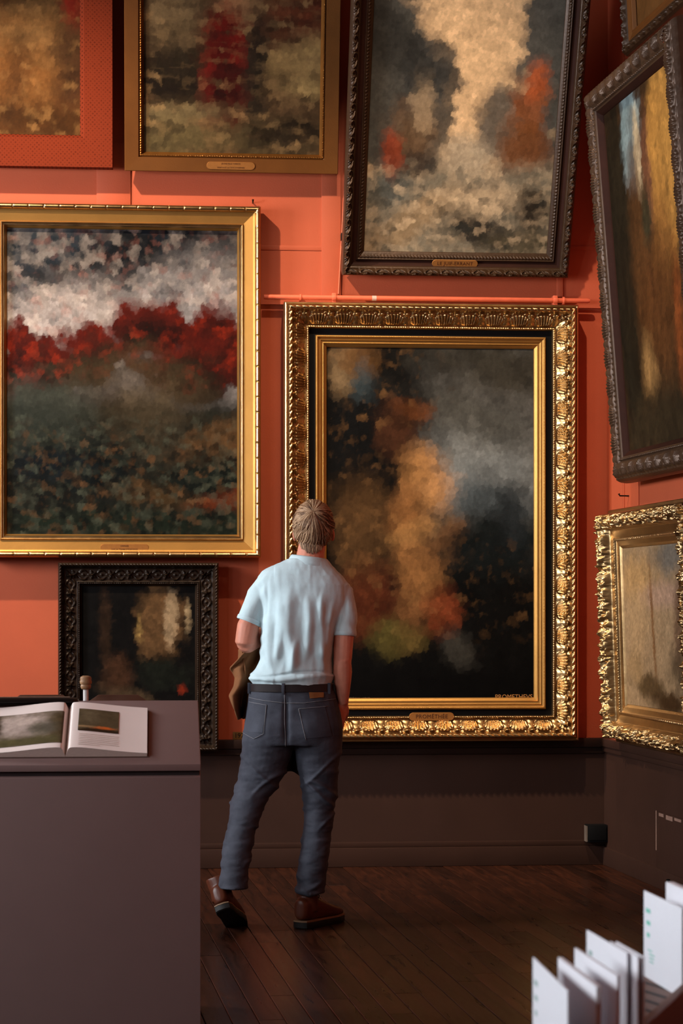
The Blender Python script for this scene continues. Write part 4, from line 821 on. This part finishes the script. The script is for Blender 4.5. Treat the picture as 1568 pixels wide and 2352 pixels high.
# right arm: hanging, hand in the trouser pocket
eR = Vector(Pm(786, 1522, .045)); wR = Vector(Pm(787, 1618, .085))
body.append(tube_part([Pm(788, 1378, .080), Pm(790, 1405, .07), Pm(789, 1460, .055), eR, eR + Vector((0, .004, -.02))], [.030, .042, .046, .0405, .036], 16))
body.append(tube_part([eR + Vector((0, -.012, .018)), eR + Vector((0, -.002, -.01)), eR.lerp(wR, .25), eR.lerp(wR, .62), wR], [.034, .041, .043, .035, (.028, .024)], 16))
body += hand(wR, (-.22, .10, -1), (-.6, .5, 0), curl=.35, thumb=1)
def dsk(co, no):
    return 0.0015 * (fbm(co[:, 0] * 60 + 5, co[:, 2] * 60 + 7, 2, 3) - .5)
remeshed('body', body, .0042, skin, man, 3, dsk)
eyew = mat('eye', (210, 205, 200), .2); 
for s in (-1, 1): v, f = ell(hp(s * .030, .082, .012), (.012, .010, .009), 12, 8, tilt); meshobj('eye', v, f, eyew, man, 60)

# --- hair: a cap with combed strands
HT = Matrix.Rotation(R(34), 3, 'X')                 # the crown whorl sits behind the top of the head
def hairpt(th, ph, k=1.0):
    d = HT @ Vector((math.sin(ph) * math.cos(th), math.sin(ph) * math.sin(th), math.cos(ph))); return hp(.088 * d.x * k, (.106 * d.y - .006) * k, (.110 * d.z + .012) * k)
def pmax_(th): back = (1 - math.sin(th)) / 2; return R(84 + 4 * back + 17 * back ** 4)
V = []; Fc = []; nt_, np_ = 64, 30
for i in range(np_ + 1):
    for k in range(nt_):
        th = 2 * math.pi * k / nt_; back = (1 - math.sin(th)) / 2                       # 1 at the back of the head, 0 at the face
        pmax = pmax_(th); ph = pmax * i / np_
        n_ = float(vnoise(np.array([th * 7.0]), np.array([ph * 2.2]), 4)[0]) - .5; n2 = float(vnoise(np.array([th * 22.0]), np.array([ph * 3.0]), 9)[0]) - .5
        edge = 1 - .05 * (i / np_) ** 6
        thin = .012 * math.exp(-(ph / .28) ** 2)
        V.append(tuple(hairpt(th, ph, (1.05 + .06 * n_ + .03 * n2 - thin) * edge)))
for i in range(np_):
    for k in range(nt_): k2 = (k + 1) % nt_; Fc.append((i * nt_ + k, (i + 1) * nt_ + k, (i + 1) * nt_ + k2, i * nt_ + k2))
hair = meshobj('hair', V, Fc, hair_m, man, 180)
mb = MB(); rg = random.Random(3)
hair_l = mat('light_grey_hair', (184, 150, 118), .42, var=.1, scale=40); hair_d = mat('dark_sandy_hair', (88, 58, 38), .5, var=.15, scale=40)
for i in range(190):                                  # combed locks sweeping from the whorl
    th0 = rg.uniform(0, 2 * math.pi); pm = pmax_(th0); ph0 = rg.choice((rg.uniform(-.12, .15), rg.uniform(.1, .6), rg.uniform(.3, pm * .7))); ph1 = min(pm * rg.uniform(.82, 1.10), ph0 + rg.uniform(.7, 1.3))
    sw = rg.uniform(-.25, .35) + .30 * math.cos(th0 - .6); lift = rg.uniform(1.045, 1.115); wv = rg.uniform(.01, .05); cid = rg.choice((0, 0, 1, 1, 2)); fx, fr = rg.uniform(0, 6), rg.uniform(2, 5)
    for k in range(15):
        a0 = rg.gauss(0, .085) / max(.35, math.sin(max(.3, abs(ph0)))); l2 = lift + rg.uniform(-.02, .014); pts = []; e = ph1 + rg.uniform(-.14, .06)
        for j in range(8):
            q = j / 7; ph = ph0 + (e - ph0) * q; conv = 1 - .55 * q; pts.append(hairpt(th0 + a0 * conv + sw * q * q + .04 * math.sin(fr * q + fx), ph, l2 + wv * math.sin(3.0 * q) - .05 * q ** 3))
        r_ = rg.uniform(.0010, .0022); mb.tube(pts, [r_ * .5, r_, r_, r_, r_, r_ * .9, r_ * .7, r_ * .25], 4, m=cid if rg.random() < .75 else rg.choice((0, 1, 2)), caps=False)
for i in range(700):
    x0 = rg.uniform(-.060, .060); va = rg.uniform(1222, 1246); vb = rg.uniform(1252, 1274) - 14 * (abs(x0) / .06) ** 2; pts = []; sw = rg.uniform(-.006, .006)
    for j in range(5):
        q = j / 4; v_ = va + (vb - va) * q; xx = x0 * (1 - .22 * q) + sw * q; yc = float(np.interp(v_, [1225, 1258, 1284], [.112, .105, .090])); pts.append(Vector((mx(716) + xx, yc - math.sqrt(max(1e-5, .066 ** 2 - xx * xx)) - rg.uniform(.002, .006) * (1 - .7 * q), mz(v_))))
    r_ = rg.uniform(.0012, .0024); mb.tube(pts, [r_, r_, r_, r_ * .8, r_ * .3], 4, m=rg.choice((0, 0, 1, 2, 2)), caps=False)
mb.build('hair_strands', [hair_m, hair_l, hair_d], hair, 180)

# --- polo shirt
sh = []
rings = [(658, 750, 1283, .070, .092), (643, 757, 1291, .080, .092), (620, 763, 1300, .090, .091), (600, 774, 1311, .100, .090), (589, 788, 1323, .108, .088), (582, 804, 1343, .117, .086), (588, 804, 1366, .123, .083), (594, 797, 1390, .126, .080), (598, 786, 1415, .126, .077), (597, 772, 1440, .126, .074), (596, 766, 1480, .124, .072), (594, 762, 1515, .124, .072), (585, 763, 1538, .128, .072), (573, 766, 1552, .132, .072), (570, 766, 1560, .131, .072), (576, 763, 1568, .124, .072), (580, 761, 1576, .122, .072)]
sh.append(ring_loft([(mx(a), mx(b), mz(c), d, e) for a, b, c, d, e in rings][::-1]))
sh.append(tube_part([Pm(622, 1340, .088), Pm(606, 1350, .085), Pm(594, 1370, .080), Pm(582, 1398, .072), Pm(569, 1430, .066)], [.046, .054, .056, .056, .054], 20))
sh.append(tube_part([Pm(772, 1350, .088), Pm(785, 1362, .084), Pm(790, 1390, .074), Pm(791, 1430, .062), Pm(790, 1461, .056)], [.044, .052, .054, .053, .052], 20))
def dshirt(co, no):
    x, y, z = co[:, 0], co[:, 1], co[:, 2]; back = sm(-no[:, 1], -.2, .5); d = np.zeros_like(x)
    for x0, sl, wd, am, za, zb in ((mx(640), .10, .020, .010, 1.15, 1.50), (mx(668), -.05, .026, .012, 1.12, 1.52), (mx(706), -.02, .022, .009, 1.16, 1.48), (mx(735), .10, .018, .010, 1.16, 1.50), (mx(755), .14, .014, .008, 1.2, 1.46), (mx(618), -.12, .018, .010, 1.12, 1.42), (mx(690), .22, .015, .008, 1.10, 1.32), (mx(722), -.25, .014, .008, 1.10, 1.30)):
        xx = x - x0 - sl * (z - 1.3) - .010 * np.sin(z * 14 + x0 * 40); d += 1.5 * am * np.exp(-(xx / wd) ** 2) * sm(z, za, za + .08) * (1 - sm(z, zb - .1, zb))
    d += .006 * np.exp(-((z - mz(1556) - .010 * np.sin(x * 16)) / .011) ** 2) - .007 * np.exp(-((z - mz(1549) - .012 * np.sin(x * 14 + 1)) / .006) ** 2)
    d += .010 * (fbm(x * 9 + 3, z * 5 + 1, 8, 4) - .5) + .005 * (fbm(x * 26 + 3, z * 12 + 1, 12, 3) - .5)
    # diagonal drag lines on the sleeves and at the armholes
    arm = sm(np.abs(x - .03), .16, .20); d += arm * .0022 * np.sin((z * 1.0 + np.abs(x) * .8) * 80 + 2 * np.sin(z * 20))
    d -= .003 * np.exp(-((np.abs(x - .025) - .172) / .008) ** 2) * sm(z, 1.36, 1.40) * (1 - sm(z, 1.50, 1.56)) * back
    return d
shirt = remeshed('polo_shirt', sh, .0046, shirt_m, man, 5, dshirt)
# collar, sleeve ribs
mb = MB(); cc = Vector((mx(709), .098, 0)); nseg = 40
Pc = np.zeros((6, nseg, 3))
for i, (ra, rb, z_, dz) in enumerate(((.074, .074, mz(1280), 0), (.078, .078, mz(1280) + .004, 0), (.083, .083, mz(1281), 0), (.092, .088, mz(1289), 0), (.099, .094, mz(1297), 0), (.097, .092, mz(1299), 0))):
    for k in range(nseg): t = 2 * math.pi * k / nseg; Pc[i, k] = (cc.x + ra * math.cos(t), cc.y + rb * math.sin(t) + .03 * 0, z_ - .030 * max(0, math.sin(t)) - .010 * math.cos(t))
grid_np('collar', Pc[::-1], shirt_m, shirt, 180, closed=True)
def cuff(c, ax_, ra, name='sleeve_hem'):
    mb = MB(); c = Vector(c); ax_ = Vector(ax_).normalized(); mb.tube([c - ax_ * .010, c - ax_ * .006, c + ax_ * .006, c + ax_ * .010], [ra - .002, ra, ra, ra - .003], 32, caps=False); mb.build(name, shirt_m, shirt, 180)
cuff(Pm(570.5, 1426, .067), Vector(Pm(569, 1430, .066)) - Vector(Pm(582, 1398, .072)), .0565); cuff(Pm(790, 1457, .057), Vector(Pm(790, 1461, .056)) - Vector(Pm(791, 1430, .062)), .0545)

# --- jeans
je = []
hips = [(574, 762, 1572, .112, .072), (571, 768, 1590, .116, .070), (566, 779, 1625, .124, .066), (561, 786, 1660, .128, .064), (557, 787, 1690, .126, .064), (556, 785, 1712, .118, .066)]
je.append(ring_loft([(mx(a), mx(b), mz(c), d, e) for a, b, c, d, e in hips][::-1]))
LL = [(557, 684, 1680, .108, .062), (554, 674, 1712, .104, .062), (552, 668, 1740, .098, .062), (547, 655, 1776, .092, .060), (537, 634, 1814, .086, .052), (527, 606, 1855, .077, .036), (520, 589, 1900, .070, .014), (513, 580, 1943, .066, -.012), (507, 574, 1987, .062, -.040), (505, 571, 2020, .060, -.062), (506, 571, 2036, .060, -.072)]
je.append(ring_loft([(mx(a), mx(b), mz(c), d, e) for a, b, c, d, e in LL][::-1], pw_=2.0))
LRr = [(664, 787, 1680, .108, .064), (675, 786, 1712, .102, .064), (681, 778, 1767, .092, .066), (693, 774, 1826, .080, .070), (697, 766, 1864, .074, .070), (696, 763, 1914, .070, .060), (690, 756, 1961, .066, .050), (682, 749, 2002, .062, .046), (679, 747, 2036, .064, .046), (678, 747, 2054, .066, .046)]
je.append(ring_loft([(mx(a), mx(b), mz(c), d, e) for a, b, c, d, e in LRr][::-1], pw_=2.0))
def djean(co, no):
    x, y, z = co[:, 0], co[:, 1], co[:, 2]; lo = sm(.85 - z, 0, .2); d = .010 * lo * (fbm(x * 9 + 30, z * 26, 15, 3) - .5) * 1.6 + .006 * (fbm(x * 14 + 11, z * 30, 16, 4) - .5)
    for z0_, am in ((.60, .007), (.565, .006), (.52, .007), (.48, .005), (.44, .006), (.20, .006), (.225, .006), (.26, .005), (.70, .005)): d += am * 1.25 * np.exp(-((z - z0_ + .09 * np.sin(x * 11 + z0_ * 30)) / .011) ** 2) * sm(fbm(x * 7 + z0_ * 50, y * 7 + 20, 31, 2), .45, .65)
    d -= .012 * np.exp(-((x - mx(658)) / .012) ** 2) * sm(z, .80, .86) * (1 - sm(z, .98, 1.04)) * sm(-no[:, 1], 0, .5)
    d += .012 * np.exp(-((x - mx(612)) / .07) ** 2 - ((z - mz(1678)) / .06) ** 2) + .012 * np.exp(-((x - mx(720)) / .07) ** 2 - ((z - mz(1678)) / .06) ** 2)
    return d
jeans = remeshed('jeans', je, .0048, jean_m, man, 4, djean)
jbm = BVHTree.FromPolygons([v.co.copy() for v in jeans.data.vertices], [tuple(p.vertices) for p in jeans.data.polygons])
def onback(u, v, off=.002):
    h = jbm.ray_cast(Vector((mx(u), -1, mz(v))), Vector((0, 1, 0)))
    return (h[0] + h[1] * off) if h[0] is not None else Vector((mx(u), -.05, mz(v)))
stitch_m = mat('grey_stitching', (124, 122, 124), .7); 
def patch(name, quad, m, parent, off=.0025, n=10):
    q = np.array(quad, float); P = np.zeros((n, n, 3))
    for i in range(n):
        for j in range(n):
            a, b = i / (n - 1), j / (n - 1); uv = (q[3] * (1 - b) + q[2] * b) * (1 - a) + (q[0] * (1 - b) + q[1] * b) * a; P[i, j] = onback(uv[0], uv[1], off)
    return grid_np(name, P, m, parent, 180)
def stitch(pts, parent, r=.0011, off=.003, n=14, name='stitching', m=stitch_m):
    pp = []
    for (a, b) in zip(pts[:-1], pts[1:]):
        for i in range(n): q = i / n; pp.append(onback(a[0] + (b[0] - a[0]) * q, a[1] + (b[1] - a[1]) * q, off))
    pp.append(onback(*pts[-1], off)); mb = MB(); mb.tube(pp, r, 6); return mb.build(name, m, parent, 180)
pk = patch('back_pocket', [(572, 1613), (613, 1618), (604, 1682), (560, 1680)], jean_m, jeans); stitch([(572, 1613), (613, 1619), (606, 1684), (584, 1696), (558, 1684)], pk); 
pk = patch('back_pocket', [(686, 1626), (745, 1620), (762, 1690), (702, 1694)], jean_m, jeans); stitch([(752, 1622), (686, 1627), (703, 1698)], pk)
stitch([(654, 1590), (653, 1650), (656, 1712)], jeans, .0015); stitch([(572, 1603), (600, 1608), (652, 1614), (700, 1614), (770, 1606)], jeans)
# belt, loops and the leather tag
nb = 56; Pb = np.zeros((4, nb, 3)); bx, ba = (mx(573) + mx(763)) / 2, (mx(763) - mx(573)) / 2
for i, (z_, g_) in enumerate(((mz(1590), .002), (mz(1589), .006), (mz(1572), .006), (mz(1571), .002))):
    for k in range(nb):
        t = 2 * math.pi * k / nb; c, s = math.cos(t), math.sin(t); Pb[i, k] = (bx + (ba + g_) * math.copysign(abs(c) ** (2 / 2.3), c), .071 + (.116 + g_) * math.copysign(abs(s) ** (2 / 2.3), s), z_ + .006 * c * 0)
belt = grid_np('belt', Pb, belt_m, man, 60, closed=True)
for u in (576, 651, 752): mb = MB(); p = onback(u, 1582, .010); mb.box(p.x - .0065, p.x + .0065, p.y - .003, p.y + .004, mz(1594), mz(1569)); mb.build('belt_loop', jean_m, belt, bevel=.001)
tag_m = mat('tan_leather_tag', (132, 82, 44), .5); patch('leather_tag', [(709, 1590), (742, 1591), (742, 1602), (711, 1604)], tag_m, jeans, .005)

# --- boots
def boot(name, heel, direc, pitch, parent=man):
    """local frame: x across, y heel to toe, z up"""
    r0 = empty(name, heel, (pitch, 0, direc)); r0.parent = parent
    outl = [(-.030, .0), (-.036, .03), (-.036, .09), (-.044, .16), (-.047, .21), (-.038, .26), (-.018, .290), (.006, .292), (.028, .270), (.040, .22), (.040, .16), (.034, .09), (.034, .03), (.028, .0), (.012, -.008), (-.014, -.008)]
    def lay(sc, z): return [(x * sc, .14 + (y - .14) * (1 + (sc - 1) * .5), z) for x, y in outl]
    n = len(outl)
    def stack(layers): 
        V = sum(layers, []); Fc = []
        for i in range(len(layers) - 1):
            for k in range(n): k2 = (k + 1) % n; Fc.append((i * n + k, i * n + k2, (i + 1) * n + k2, (i + 1) * n + k))
        Fc.append(tuple(range(n))); Fc.append(tuple((len(layers) - 1) * n + k for k in range(n))); return V, Fc
    mb = MB(); mb.add(*stack([lay(1.0, 0), lay(1.06, .004), lay(1.06, .022), lay(1.03, .024)])); so = mb.build('sole', sole_m, r0, 40)
    mb = MB(); mb.add(*stack([lay(1.07, .0235), lay(1.075, .026), lay(1.06, .029)])); mb.build('welt', welt_m, r0, 40)
    parts = []; yl = [(-.016, .008, .045, .090), (-.012, .022, .034, .102), (-.002, .031, .03, .106), (.03, .037, .025, .115), (.08, .037, .025, .112), (.13, .040, .025, .092), (.18, .043, .025, .074), (.23, .041, .025, .060), (.265, .031, .026, .048), (.284, .012, .028, .038)]
    V = []; Fc = []; m_ = 18
    for (y, a, zb, zt_) in yl:
        for k in range(m_): t = 2 * math.pi * k / m_; c, s = math.cos(t), math.sin(t); V.append((a * math.copysign(abs(c) ** .75, c), y, (zb + zt_) / 2 + (zt_ - zb) / 2 * math.copysign(abs(s) ** .75, s)))
    for i in range(len(yl) - 1):
        for k in range(m_): k2 = (k + 1) % m_; Fc.append((i * m_ + k, i * m_ + k2, (i + 1) * m_ + k2, (i + 1) * m_ + k))
    Fc.append(tuple(range(m_))); Fc.append(tuple((len(yl) - 1) * m_ + k for k in range(m_))); parts.append((V, Fc))
    parts.append(tube_part([(0, .045, .06), (0, .045, .10), (0, .042, .15)], [(.036, .046), (.036, .044), (.040, .050)], 18))
    remeshed('upper', parts, .004, boot_m, r0, 4)
    lace = mat('dark_lace', (26, 20, 18), .7); mb = MB()
    for i in range(4): y = .085 + i * .018; mb.tube([(-.026, y, .105 - i * .009), (0, y + .004, .118 - i * .011), (.026, y, .105 - i * .009)], .0022, 6)
    for s in (-1, 1): mb.tube([(s * .006, .078, .122), (s * .03, .066, .128), (s * .046, .060, .112), (s * .034, .064, .098), (s * .008, .078, .116)], .002, 6)
    mb.build('laces', lace, r0, 60); return r0
boot('boot', (mx(691), .010, 0), R(-33), 0).scale = (1.16, 1.1, 1.25)
bL = boot('boot', (mx(517), -.125, .098), 0, 0); bL.scale = (1.08, 1.0, 1.15); bL.rotation_euler = (R(-26), R(-20), R(-6))

# ------------------------------------------------------------------ brown coat over the left arm
coat_m = mat('brown_suede', (122, 78, 46), .85, var=.2, scale=9, bump=.15, bscale=120); lin = mat('dark_lining', (34, 26, 24), .8)
MW = Matrix.Translation(Vector((mp_[0], mp_[1], 0))) @ Matrix.Rotation(-YAW, 4, 'Z')
coat = empty('coat', MW @ Vector((mx(560), .16, mz(1500))), (0, 0, -YAW)); tag(coat, 'brown suede coat folded over the visitor\'s left forearm', 'coat')
co0 = Vector((mx(560), .16, mz(1500)))
def sheet(name, f, nu, nv, m, thick=.006):
    P = np.array([[tuple(Vector(f(i / (nu - 1), j / (nv - 1))) - co0) for j in range(nv)] for i in range(nu)])
    o = grid_np(name, P, m, coat, 180); md = o.modifiers.new('t', 'SOLIDIFY'); md.thickness = thick; md.offset = 0; return o
# outer flap: hangs over the forearm, seen edge-on from behind with deep folds
keyz = [1490, 1503, 1520, 1538, 1560, 1580, 1600, 1625, 1655]
keyl = [570, 556, 541, 523, 536, 534, 524, 535, 546]; keyr = [600, 600, 600, 598, 592, 588, 586, 580, 560]
def flap(a, b):
    v = 1490 + (1655 - 1490) * a; ul = np.interp(v, keyz, keyl); ur = np.interp(v, keyz, keyr)
    u = ul + (ur - ul) * b; y = .10 + .09 * b + .05 * math.sin(b * 9 + a * 5) * (.3 + a) - .03 * math.cos(a * 8 + b * 3)
    return (mx(u), y, mz(v))
sheet('outer_flap', flap, 44, 30, coat_m)
def flap2(a, b):
    v = 1492 + 136 * a; y = .13 + .20 * b; u = 550 + 8 * math.sin(b * 7 + a * 4) + 10 * a * (1 - b) - 4 * a; return (mx(u), y, mz(v) + .01 * math.sin(b * 6))
sheet('side_flap', flap2, 26, 26, coat_m)
def over(a, b):
    t = -1.7 + 3.4 * a; y = .17 + .16 * b; cx, cz = mx(572) + (.10 * b), mz(1474) + .04 * b; return (cx + .060 * math.sin(t), y, cz + .056 * math.cos(t) + .004 * math.sin(b * 20 + a * 6))
sheet('arm_fold', over, 24, 20, coat_m)
def front(a, b):
    v = 1490 + (1790 - 1490) * a + 8 * math.sin(b * 7); u = 590 + (692 - 590) * b; return (mx(u), .265 + .025 * math.sin(b * 14 + a * 3), mz(v))
sheet('front_panel', front, 40, 30, lin)
